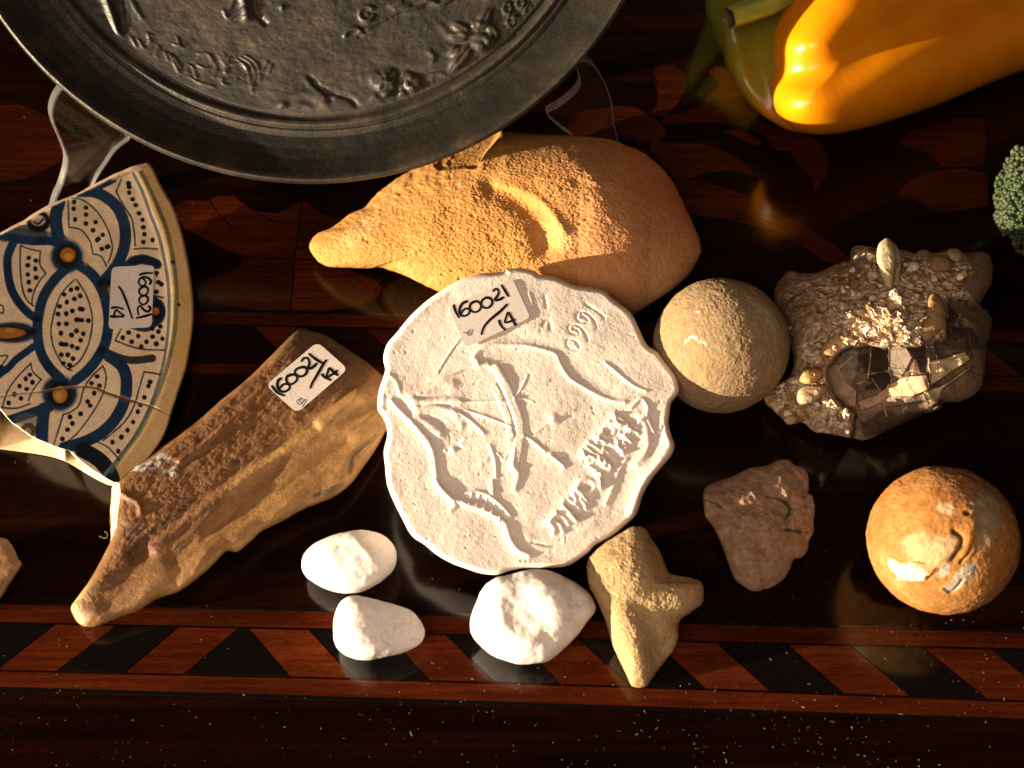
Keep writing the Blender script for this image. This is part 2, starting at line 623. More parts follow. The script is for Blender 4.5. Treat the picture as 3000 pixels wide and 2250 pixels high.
    fl = [
        [(260, 110), (320, 85), (400, 95), (460, 150), (465, 230), (420, 330), (330, 420), (230, 405), (280, 350), (285, 270), (265, 220), (285, 190), (262, 150)],
        [(310, 430), (450, 400), (560, 350), (640, 260), (690, 220), (640, 160), (610, 130), (660, 95), (760, 130), (800, 250), (850, 350), (1000, 480), (1250, 545), (1340, 600), (1390, 700), (1370, 820), (1300, 915), (1280, 830), (1200, 740), (1140, 650), (1030, 630), (990, 560), (850, 490), (700, 465), (320, 470)],
        [(-300, 400), (-150, 360), (0, 355), (130, 365), (250, 430), (320, 490), (335, 540), (300, 580), (200, 580), (60, 555), (-200, 560), (-320, 500)],
        [(240, 590), (400, 595), (560, 600), (700, 640), (820, 710), (900, 790), (850, 790), (760, 770), (600, 790), (500, 820), (380, 810), (280, 700), (230, 650)],
        [(350, 800), (500, 830), (700, 880), (850, 930), (1000, 1000), (1150, 1080), (1300, 1180), (1420, 1260), (1520, 1340), (1480, 1400), (1350, 1350), (1200, 1250), (1050, 1180), (900, 1130), (700, 1080), (500, 1060), (400, 1000)],
        [(1810, 960), (1870, 880), (1960, 820), (2080, 780), (2260, 760), (2420, 800), (2420, 1000), (2260, 1030), (2120, 1040), (2030, 1010), (1950, 960)],
        [(1850, 600), (1900, 540), (2000, 500), (2212, 440), (2400, 440), (2400, 740), (2212, 750), (2110, 745), (2050, 660), (1950, 630)],
        [(700, 520), (800, 510), (880, 540), (960, 600), (900, 610), (800, 560)],
    ]
    for k, p in enumerate(fl):
        piece("flower_inlay", p, M_LEAF, mapper=V_, smooth=False)
    for p in ([(240, 630), (400, 650), (560, 665), (700, 700), (760, 740)], [(280, 690), (420, 700), (560, 715), (700, 750)], [(350, 760), (480, 760), (640, 775)],
              [(440, 850), (600, 890), (760, 930)], [(480, 1010), (640, 1015), (860, 1050), (1050, 1110), (1300, 1240)], [(520, 1040), (700, 1040), (900, 1090), (1100, 1170)],
              [(440, 945), (560, 940), (700, 970)]):
        vein(p)
    piece("leaf_inlay", [(-60, 235), (40, 225), (100, 250), (150, 300), (130, 350), (60, 385), (-60, 400)], M_LEAF)
    return t


TABLE = build_table()

# dust lying on the varnish
def build_dust():
    V = []; F = []
    def fibre(x, y, L, w, curl):
        a = RNG.uniform(0, 2 * np.pi)
        n = 4
        z = 0.0002
        px, py = x, y
        base = len(V)
        for i in range(n + 1):
            dx, dy = math.cos(a), math.sin(a)
            V.append((px - dy * w, py + dx * w, z)); V.append((px + dy * w, py - dx * w, z)); V.append((px, py, z + w * 1.6))
            px += dx * L / n; py += dy * L / n; a += curl / n
        for i in range(n):
            b = base + i * 3
            F.extend([(b, b + 2, b + 5, b + 3), (b + 2, b + 1, b + 4, b + 5), (b + 1, b, b + 3, b + 4)])
    pts = []
    for _ in range(5200):
        u = RNG.uniform(-50, 3050); v = RNG.uniform(300, 2290)
        dens = 0.09 + 0.85 * float(sstep(np.array(v), 1650, 2150)) * (0.55 + 0.45 * (u > 1000)) + 0.10 * (v > 1350)
        cl = vnoise(np.array([[u / 130, v / 90, 3.0]]), 5)[0]
        dens *= 0.55 + 0.9 * max(cl, -0.4)
        if RNG.uniform() < dens:
            pts.append((u, v))
    for u, v in pts:
        X = unp(u, v, 0.0)
        r = RNG.uniform()
        if r < 0.93:
            fibre(X[0], X[1], RNG.uniform(.00005, .00019), RNG.uniform(.00002, .00007), RNG.uniform(-1, 1))
        else:
            fibre(X[0], X[1], RNG.uniform(.0004, .0015), RNG.uniform(.000014, .000034), RNG.uniform(-3, 3))
    me = bpy.data.meshes.new("dust")
    me.from_pydata(V, [], F)
    o = bpy.data.objects.new("dust", me); COL.objects.link(o)
    me.materials.append(plain_mat("dust_grain", (0.70, 0.60, 0.48), 0.9, 0.2))
    o["kind"] = "stuff"; o["label"] = "pale dust specks and fibres scattered over the varnish"
    o["category"] = "dust"

build_dust()

# ------------------------------------------------------------------ plaster disc
Dc = crop(1000, 750, .5726)
Kc = crop(1600, 1200, .2411)
S1 = crop(1250, 780, .24864)
DISC_OUT = Dc([(215, 520), (235, 450), (285, 390), (350, 310), (430, 235), (500, 185), (600, 125), (700, 92), (830, 80), (845, 68), (920, 62), (985, 76), (1010, 93), (1100, 110), (1200, 150), (1250, 158), (1340, 175), (1400, 225), (1460, 270), (1500, 320), (1540, 410), (1570, 460), (1620, 490), (1650, 530), (1690, 580), (1715, 620), (1728, 680), (1720, 710), (1690, 750), (1680, 800), (1675, 860), (1690, 920), (1705, 970), (1690, 1020), (1640, 1080), (1590, 1140), (1545, 1220), (1510, 1320), (1450, 1380), (1390, 1430), (1300, 1480), (1260, 1520), (1170, 1580), (1090, 1595), (960, 1595), (870, 1608), (800, 1630), (720, 1625), (640, 1600), (560, 1570), (490, 1530), (430, 1480), (360, 1430), (310, 1340), (270, 1260), (235, 1170), (225, 1080), (218, 1000), (235, 920), (228, 860), (205, 815), (185, 780), (190, 700), (215, 620), (225, 580)])


def disc_plane(u, v):
    # height of the face: resting on the sandstone behind, raised at the front
    return 0.0200 + (1668 - v) * (0.0215 / 870.0) + (1540 - u) * 0.000002


def scan_grid(outline, nr, nc, per=6):
    O = catmull(outline, True, per)
    v0, v1 = O[:, 1].min(), O[:, 1].max()
    tt = np.linspace(0, np.pi, nr)
    vs = v0 + (v1 - v0) * (0.75 * (1 - np.cos(tt)) / 2 + 0.25 * np.linspace(0, 1, nr))
    vs[0] += 1e-3; vs[-1] -= 1e-3
    Q = np.vstack([O, O[:1]])
    L = np.full(nr, 1e9); R = np.full(nr, -1e9)
    for a, b in zip(Q[:-1], Q[1:]):
        if a[1] == b[1]:
            continue
        lo, hi = min(a[1], b[1]), max(a[1], b[1])
        m = (vs >= lo) & (vs <= hi)
        x = a[0] + (vs[m] - a[1]) / (b[1] - a[1]) * (b[0] - a[0])
        L[m] = np.minimum(L[m], x); R[m] = np.maximum(R[m], x)
    t = np.linspace(0, 1, nc)
    U = L[:, None] + (R - L)[:, None] * t[None]
    V = np.repeat(vs[:, None], nc, 1)
    return O, U, V


def close_grid(X, Xb, nr, nc):
    """top grid X, bottom grid Xb with the same layout; rim stitched"""
    V = np.concatenate([X.reshape(-1, 3), Xb.reshape(-1, 3)])
    n = nr * nc
    f1 = grid_faces(nr, nc, 0, False)
    f2 = grid_faces(nr, nc, n, False)[:, ::-1]
    def strip(i):
        return np.stack([i[:-1], i[1:], i[1:] + n, i[:-1] + n], 1)
    idx = np.arange(n).reshape(nr, nc)
    f = [strip(idx[0, :]), strip(idx[:, -1]), strip(idx[-1, ::-1]), strip(idx[::-1, 0])]
    return V, [f1, f2] + f


def disc_relief(U, V, X, d):
    z = np.zeros(U.shape)
    MM = 0.001
    def ridge(pts, w, h, mp=Dc, flat=False, sm=True, sc=None):
        P = mp(pts)
        if sm and len(P) > 2:
            P = catmull(P, False, 6)
        k = sc if sc else (.5726 if mp is Dc else (.2411 if mp is Kc else .24864))
        ws = w * k / .5726
        if h < 0 and ws >= 16: h = h * .42
        elif ws >= 34: h = h * .6
        w = w * k
        dd = pdist(U, V, P, False, w * 5.5)
        if flat:
            return h * MM * (.8 * (1 - sstep(dd, w * .5, w * 1.25)) + .3 * np.exp(-(dd / (2.0 * w)) ** 2))
        return h * MM * (.74 * np.exp(-(dd / w) ** 2) + .32 * np.exp(-(dd / (2.3 * w)) ** 2))
    def blob(c, rx, ry, ang, h, mp=Dc, pw=2):
        c = mp([c])[0]
        k = .5726 if mp is Dc else .2411
        a = math.radians(ang)
        x = (U - c[0]) * math.cos(a) + (V - c[1]) * math.sin(a)
        y = -(U - c[0]) * math.sin(a) + (V - c[1]) * math.cos(a)
        q = (x / (rx * k)) ** 2 + (y / (ry * k)) ** 2
        return h * MM * np.exp(-q ** (pw / 2))
    # portrait shield: raised inner field, with rolled edge
    R1 = [(700, 545), (680, 515), (720, 472), (790, 455), (900, 455), (960, 460), (1040, 480), (1095, 500), (1115, 540), (1130, 570), (1170, 625), (1240, 670), (1320, 715), (1390, 740), (1450, 748)]
    z += ridge(R1, 11, .95)
    z += ridge([(840, 405), (920, 412), (1020, 435), (1120, 475), (1190, 560), (1270, 625), (1370, 690)], 34, -.95)
    z += ridge([(740, 520), (800, 500), (900, 505), (1000, 520), (1060, 570), (1100, 620)], 30, -.3)
    R2 = [(255, 740), (300, 790), (350, 840), (400, 895), (450, 960), (475, 1030), (485, 1110), (505, 1180), (560, 1235), (620, 1258)]
    z += ridge(R2, 15, 1.3)
    z += ridge([(290, 720), (350, 800), (420, 870), (480, 940), (500, 1010)], 20, -.7)
    z += ridge([(510, 1040), (520, 1110), (560, 1170), (640, 1190)], 26, -.8)
    z += ridge([(560, 1300), (580, 1270), (520, 1200), (470, 1140)], 12, 1.0)
    z += ridge([(640, 1212), (700, 1205), (760, 1230), (820, 1278), (865, 1330)], 9, 1.0)
    z += ridge([(640, 1270), (700, 1290), (760, 1315), (830, 1358), (848, 1400), (865, 1450), (900, 1500), (960, 1530)], 15, 1.5)
    z += ridge([(655, 1240), (720, 1248), (790, 1290), (840, 1345)], 13, -.7)
    for i in range(5):
        x0 = 668 + i * 38; y0 = 1216 + i * i * 5 + i * 4
        z += ridge([(x0, y0), (x0 - 14, y0 + 46)], 6, .7, sm=False)
    z += ridge([(900, 1180), (880, 1260), (900, 1330)], 30, -.5)
    # clenched hand
    z += ridge([(360, 725), (430, 690), (500, 655), (565, 650)], 24, 1.25)
    z += ridge([(380, 745), (470, 740), (540, 735), (600, 742)], 20, 1.2)
    z += ridge([(400, 790), (480, 775), (560, 790), (590, 810)], 20, 1.4)
    z += ridge([(385, 825), (430, 850), (480, 890), (505, 905)], 22, 1.1)
    z += ridge([(380, 718), (450, 722), (540, 705)], 8, -.8)
    z += ridge([(400, 765), (480, 755), (560, 765)], 7, -.8)
    z += ridge([(420, 820), (480, 830), (520, 860), (530, 900)], 10, -.9)
    z += blob((330, 690), 45, 30, -30, .5)
    z += blob((615, 865), 16, 26, 0, .5)
    z += ridge([(455, 632), (560, 602), (650, 568), (752, 552)], 11, 1.2)
    z += ridge([(460, 648), (560, 620), (650, 588), (745, 572)], 9, -.5)
    z += ridge([(490, 598), (545, 510), (605, 425)], 5, .5)
    z += ridge([(505, 590), (560, 500), (612, 430)], 5, -.3)
    z += ridge([(700, 530), (690, 560), (745, 545)], 9, .6)
    # crossed staff
    BAR = [(793, 575), (830, 635), (868, 725), (903, 815), (916, 900), (905, 985), (890, 1072)]
    z += ridge(BAR, 26, 1.0, flat=True)
    z += ridge([(800, 575), (835, 635)], 20, .7)
    z += ridge([(785, 670), (820, 740), (850, 820), (868, 900), (872, 1000), (870, 1070)], 20, .5, flat=True)
    z += ridge([(630, 958), (740, 940), (868, 915)], 27, .75, flat=True)
    z += ridge([(640, 985), (760, 965), (868, 945)], 5, .45)
    z += ridge([(628, 935), (740, 912), (872, 885)], 4, .35)
    z += ridge([(615, 748), (720, 745), (820, 738)], 5, .6)
    z += ridge([(640, 790), (740, 822), (868, 872)], 6, .7)
    z += ridge([(608, 805), (670, 850), (728, 905)], 7, .8)
    z += ridge([(885, 728), (920, 680), (952, 610)], 5, .5)
    z += ridge([(885, 728), (940, 730), (982, 748)], 5, .4)
    z += ridge([(930, 690), (1000, 665), (1060, 640)], 6, .35)
    z += ridge([(935, 920), (985, 950), (1042, 1000)], 8, .85)
    z += ridge([(1072, 1020), (1105, 1045), (1138, 1075)], 12, 1.2)
    z += ridge([(1120, 1030), (1150, 1020)], 12, -.7)
    z += ridge([(760, 970), (785, 1040), (792, 1130)], 8, .75)
    z += ridge([(800, 1010), (830, 1040), (848, 1020)], 5, .5)
    z += ridge([(772, 1155), (776, 1210)], 13, 1.1)
    z += ridge([(888, 1090), (905, 1120), (888, 1190)], 15, 1.2)
    z += ridge([(990, 905), (1060, 855), (1120, 815), (1190, 790)], 8, .4)
    z += blob((1085, 830), 24, 28, -30, 1.2)
    z += ridge([(1130, 840), (1180, 820)], 14, -.6)
    z += blob((572, 990), 17, 17, 0, 1.1)
    z += blob((530, 995), 10, 10, 0, .6)
    z += blob((740, 1050), 26, 14, -50, .5)
    z += blob((715, 1060), 12, 20, 10, .5)
    # raised lettering along the lower right edge
    def st(pts, w=25, h=1.25):
        return ridge(pts, w, h, mp=Kc)
    for p in ([(835, 60), (905, 105), (985, 160)], [(830, 60), (850, 130), (930, 185)], [(770, 150), (850, 175), (900, 200)],
              [(600, 315), (720, 400)], [(655, 300), (620, 390)], [(525, 405), (600, 450), (690, 520)], [(490, 450), (560, 510), (650, 560)],
              [(445, 560), (520, 555), (600, 600)], [(450, 500), (470, 560)],
              [(955, 190), (1030, 235), (1120, 290)], [(895, 285), (960, 330), (1030, 390)], [(1000, 190), (960, 300)], [(1060, 180), (1030, 240), (1010, 300)], [(1100, 200), (1140, 130)],
              [(790, 430), (870, 450), (930, 515)], [(945, 405), (975, 450), (935, 510)], [(870, 390), (880, 450)],
              [(700, 475), (780, 540), (860, 605)], [(635, 590), (700, 690)], [(710, 620), (790, 700), (770, 740)],
              [(525, 690), (600, 730), (665, 780)], [(600, 770), (650, 860), (665, 940)], [(665, 780), (660, 930)],
              [(360, 970), (420, 1020), (495, 1100)], [(275, 1085), (330, 1130), (400, 1195)], [(330, 1010), (370, 1110)], [(220, 1110), (200, 1150), (270, 1250), (340, 1330)], [(240, 1190), (300, 1240)],
              [(420, 1090), (470, 1150), (480, 1190)],
              [(40, 1370), (120, 1250)], [(130, 1260), (230, 1330), (270, 1390)], [(60, 1380), (100, 1450), (90, 1500)], [(120, 1360), (170, 1400), (210, 1480)], [(330, 1290), (370, 1340)]):
        z += st(p)
    def ring(c, rx, ry, w=28, h=1.1):
        t = np.linspace(0, 2 * np.pi, 14)[:-1]
        p = [(c[0] + rx * math.cos(a), c[1] + ry * math.sin(a)) for a in t] + [(c[0] + rx, c[1])]
        return ridge(p, w, h, mp=Kc)
    z += ring((760, 255), 75, 60) + ring((885, 185), 24, 24, 20, .8) + ring((545, 605), 38, 36, 24) + ring((690, 610), 36, 34, 24) + ring((752, 675), 34, 34, 22)
    z += ring((490, 930), 100, 78, 40, 1.5) + blob((480, 940), 70, 55, 30, .7, mp=Kc)
    z += ridge([(965, 615), (900, 700), (860, 800), (820, 920), (780, 1030), (730, 1130)], 36, 1.0, mp=Kc)
    z += ridge([(1000, 740), (960, 850), (900, 1000), (830, 1150)], 110, -1.2, mp=Kc)
    z += ridge([(1100, 640), (1180, 560), (1240, 440), (1210, 200), (1180, 90)], 50, 1.4, mp=Kc)
    z += ridge([(1170, 120), (1210, 70), (1260, 20), (1240, -60)], 26, .8, mp=Kc)
    z += ridge([(1180, 40), (1190, 110)], 50, -1.2, mp=Kc)
    z += ridge([(1330, 100), (1340, 250), (1370, 400)], 90, -1.6, mp=Kc)
    z += ridge([(1520, 380), (1440, 520), (1340, 700), (1200, 850), (1110, 1050), (1040, 1230)], 60, 1.7, mp=Kc)
    z += ridge([(1020, 1130), (960, 1230)], 50, -1.0, mp=Kc)
    z += ridge([(1290, 450), (1270, 520)], 30, -.9, mp=Kc)
    z += ridge([(1430, 200), (1410, 260), (1385, 330)], 10, -.6, mp=Kc)
    # year scratched into the face
    for p in ([(1880, 450), (1960, 500), (2040, 550), (2100, 605)],
              [(2010, 720), (1990, 650), (1930, 580), (1850, 540), (1790, 545), (1765, 590), (1790, 640), (1850, 665), (1905, 655), (1880, 610), (1835, 595)],
              [(1905, 870), (1880, 800), (1830, 730), (1760, 695), (1700, 690), (1670, 720), (1690, 775), (1745, 802), (1800, 798), (1775, 750), (1730, 735)],
              [(1650, 880), (1690, 860), (1760, 885), (1800, 940), (1790, 985), (1730, 985), (1670, 950), (1650, 900), (1670, 865)]):
        z += ridge(p, 15, -.75, mp=S1)
        z += ridge([(a + 20, b + 12) for a, b in p], 11, .25, mp=S1)
    # cracks, chips and the ragged margin
    z += ridge([(1350, 545), (1400, 585), (1440, 620), (1500, 665), (1560, 690)], 6, .8)
    z += ridge([(1370, 600), (1440, 650), (1500, 690)], 30, -.6)
    z += ridge([(1480, 780), (1530, 730), (1560, 760), (1570, 830), (1600, 900)], 8, .8)
    z += ridge([(235, 600), (280, 640), (300, 700)], 10, .6)
    z += ridge([(215, 690), (240, 730), (225, 800)], 18, -.9)
    z += ridge([(1040, 1370), (1090, 1330), (1130, 1290)], 10, .7)
    z += ridge([(980, 1465), (1060, 1480), (1120, 1470)], 9, -.7)
    z += ridge([(870, 1400), (880, 1460), (930, 1560)], 40, .8)
    z += ridge([(960, 1440), (1040, 1490), (1180, 1440), (1290, 1370)], 22, .45)
    z += ridge([(330, 1120), (420, 1200), (500, 1330), (620, 1430)], 120, .5)
    z += ridge([(250, 1420), (420, 1560)], 60, -.4)
    z += ridge([(1040, 205), (1050, 260)], 9, -.5) + ridge([(1035, 350), (1060, 330), (1070, 370)], 12, -.7) + ridge([(960, 190), (975, 240)], 7, .5)
    for c in ((1412, 565), (920, 1560), (945, 1560), (1630, 745), (1285, 775), (1660, 830), (370, 385)):
        z += blob(c, 6, 6, 0, -.8)
    # rolled rim
    rim = np.exp(-((d - 16) / 14) ** 2)
    nz = fbm(X, 90, 3, .5, 3)
    z += MM * (0.35 * rim * (0.35 + nz))
    z *= .42
    z += MM * (0.8 * fbm(X, 26, 2, .5, 11) + 0.32 * fbm(X, 65, 2, .5, 15))
    z += MM * 0.10 * fbm(X, 160, 3, .6, 12)
    z += MM * 0.055 * fbm(X, 620, 3, .65, 13)
    z += MM * 0.035 * fbm(X, 1500, 2, .65, 14)
    pit = np.clip(vnoise(X * 1100, 21) - .72, 0, 1)
    z -= MM * 1.2 * pit
    return z


M_PLASTER = stone_mat("plaster", rough=0.92, grain=1900, bstr=0.35, bdist=0.0002, lo=0.95, hi=1.04, spec=0.15, grain2=90)


def build_disc():
    nr, nc = 640, 600
    O, U, V = scan_grid(DISC_OUT, nr, nc)
    d = sdist(U, V, O)
    d = np.maximum(d, 0)
    W = 15.0
    edge = np.sqrt(np.clip(1 - (1 - np.clip(d / W, 0, 1)) ** 2, 0, 1))
    th = 0.0045
    base = disc_plane(U, V)
    X0 = unp(U, V, base)
    Z = base - th * (1 - edge) + disc_relief(U, V, X0, d) * (0.25 + 0.75 * edge)
    X = unp(U, V, Z)
    Zb = base - th - 0.0045 * edge
    Zb = Zb - np.clip(Zb - 0.0006, 0, None) * sstep(d, 45, 190)
    Zb = np.minimum(Zb, Z - 0.00002)
    Xb = unp(U, V, Zb)
    Vt, F = close_grid(X, Xb, nr, nc)
    col = np.broadcast_to(np.array([0.86, 0.78, 0.70]), U.shape + (3,)).copy()
    yel = sstep(fbm(X0, 60, 3, .5, 31), 0.05, .5) * sstep(V, 1350, 1620) * sstep(U, 1350, 1700)
    col = mixc(col, (0.62, 0.47, 0.28), yel * .8)
    spk = vnoise(X0 * 900, 33) > .86
    col = mixc(col, (0.35, 0.22, 0.12), spk * .35 * (fbm(X0, 40, 2, .5, 8) > -.1))
    c2 = np.concatenate([col.reshape(-1, 3), np.broadcast_to([.8, .74, .68], (nr * nc, 3))])
    me = mesh_np("plaster_disc", Vt, F, True, c2)
    return link("plaster_disc", me, M_PLASTER, loc=(0.005, -0.005, 0.0),
                label="round white plaster cast in the middle with shield, crossed staff and year 1660", cat="plaster cast")


DISC = build_disc()

# ------------------------------------------------------------------ paper labels with handwriting
M_PAPER = stone_mat("label_paper", rough=0.6, grain=900, bstr=0.05, bdist=0.0001, lo=0.96, hi=1.02, spec=0.3)
M_INK = plain_mat("marker_ink", (0.006, 0.005, 0.005), 0.45)
M_PEN = plain_mat("pen_ink", (0.05, 0.03, 0.08), 0.5)


def sticker(parent, corners, rad, mapper, zf, strokes, scribbles, w, pen=9, k=1.0, label=None):
    C4 = mapper(corners)
    rad = rad * k
    # rounded outline
    out = []
    for i in range(4):
        p = C4[i]; a = C4[i - 1] - p; b = C4[(i + 1) % 4] - p
        a /= np.linalg.norm(a); b /= np.linalg.norm(b)
        for t in np.linspace(0, 1, 7):
            q = (1 - t) ** 2 * (p + a * rad) + 2 * t * (1 - t) * (p + 0) + t ** 2 * (p + b * rad)
            out.append(q)
    out = np.array(out)
    zz = zf(out[:, 0], out[:, 1])
    top = unp(out[:, 0], out[:, 1], zz + 0.0)
    bot = unp(out[:, 0], out[:, 1], zz - 0.00015)
    n = len(out)
    j = np.arange(n); j2 = (j + 1) % n
    cen = C4.mean(0)
    N = 8
    me = mesh_np("paper_label", np.concatenate([top, bot]), [np.arange(n)[None, ::-1], (n + np.arange(n))[None, :], np.stack([j, j2, j2 + n, j + n], 1)], False,
                 np.broadcast_to([.80, .74, .70], (2 * n, 3)))
    s = link("paper_label", me, M_PAPER, parent)
    if label: s["label"] = label

    def ink(name, lines, wd, mat, pressure=True):
        V = []; F = []
        for kk, L in enumerate(lines):
            P = mapper(L)
            if len(P) > 2:
                P = catmull(P, False, 6)
            P = resample(P, max(8, int(len(P) * 1.3)), False)
            T = np.gradient(P, axis=0)
            T /= np.linalg.norm(T, axis=1, keepdims=True) + 1e-9
            Nn = np.stack([-T[:, 1], T[:, 0]], 1)
            ww = wd * k * .5 * np.ones(len(P))
            if pressure:
                ww *= 0.92 + 0.14 * np.sin(np.linspace(0, 5, len(P)) + kk)
            # rounded ends
            P = np.vstack([P[0] - T[0] * wd * k * .42, P, P[-1] + T[-1] * wd * k * .42])
            Nn = np.vstack([Nn[0], Nn, Nn[-1]]); ww = np.concatenate([[ww[0] * .45], ww, [ww[-1] * .45]])
            A = P + Nn * ww[:, None]; B = P - Nn * ww[:, None]
            h = 0.00005 + 0.000004 * kk
            ZA = zf(A[:, 0], A[:, 1]) + h; ZB = zf(B[:, 0], B[:, 1]) + h
            b = len(V)
            V.extend(unp(A[:, 0], A[:, 1], ZA)); V.extend(unp(B[:, 0], B[:, 1], ZB))
            m = len(P)
            for i in range(m - 1):
                F.append((b + i, b + m + i, b + m + i + 1, b + i + 1))
        me = mesh_np(name, np.array(V), [np.array(F)], False)
        link(name, me, mat, s)
    ink("handwriting", strokes, w, M_INK)
    if scribbles:
        ink("initials", scribbles, pen, M_PEN, False)
    return s


def disc_sticker_z(u, v):
    return disc_plane(u, v) + 0.0011


sticker(DISC, [(255, 478), (1012, 150), (1225, 605), (462, 960)], 62, S1, disc_sticker_z, [
    [(318, 460), (340, 530), (378, 600)],
    [(475, 415), (430, 432), (395, 480), (385, 540), (410, 582), (460, 582), (500, 548), (498, 512), (465, 497), (425, 522), (405, 555)],
    [(560, 418), (520, 440), (505, 490), (530, 530), (580, 540), (625, 510), (640, 460), (615, 425), (585, 412), (555, 420)],
    [(700, 370), (655, 398), (640, 448), (668, 485), (720, 490), (765, 450), (770, 405), (740, 375), (695, 370)],
    [(785, 292), (808, 267), (840, 280), (842, 330), (805, 393), (850, 395), (900, 368)],
    [(882, 226), (920, 285), (960, 350)],
    [(945, 450), (860, 535), (740, 635), (670, 720), (645, 800)],
    [(852, 640), (875, 700), (918, 745)],
    [(1045, 692), (1000, 610), (960, 545), (935, 600), (920, 660), (970, 655), (1030, 632)]],
    [[(425, 775), (470, 785), (500, 752), (538, 750), (530, 800), (492, 815), (478, 782), (520, 770), (505, 800), (475, 790)]], 31, 7, .24864)


# ------------------------------------------------------------------ painted sherd
Sc = crop(0, 450, .6026)
SK = .6026
SH_OUT = Sc([(725, 45), (750, 82), (772, 130), (800, 182), (812, 203), (845, 262), (870, 335), (893, 420), (913, 520), (930, 630), (940, 740), (936, 850), (922, 950), (903, 1050), (870, 1150), (838, 1250), (812, 1340), (770, 1420), (700, 1510), (640, 1560), (590, 1600), (545, 1615), (500, 1600), (430, 1562), (330, 1502), (240, 1472), (120, 1452), (0, 1436), (-180, 1400), (-340, 1330), (-420, 1100), (-440, 800), (-380, 560), (-200, 480), (0, 385), (60, 352), (120, 322), (150, 300), (200, 270), (250, 243), (330, 213), (385, 190), (440, 158), (520, 118), (560, 97), (600, 82), (640, 62), (690, 50)])


def sh_plane(u, v):
    return 0.0065 + np.clip(700 - u - .18 * (v - 900), -200, 760) * 0.000017 + 0.0000045 * (1500 - v)


SH_BREAK = Sc([(-420, 1100), (-200, 1130), (-60, 1190), (0, 1240), (60, 1310), (150, 1372), (260, 1422), (335, 1440), (370, 1475), (405, 1505), (470, 1550), (520, 1582), (553, 1598)])


def polyl(pts, sm=True):
    P = Sc(pts)
    return catmull(P, False, 6) if (sm and len(P) > 2) else P


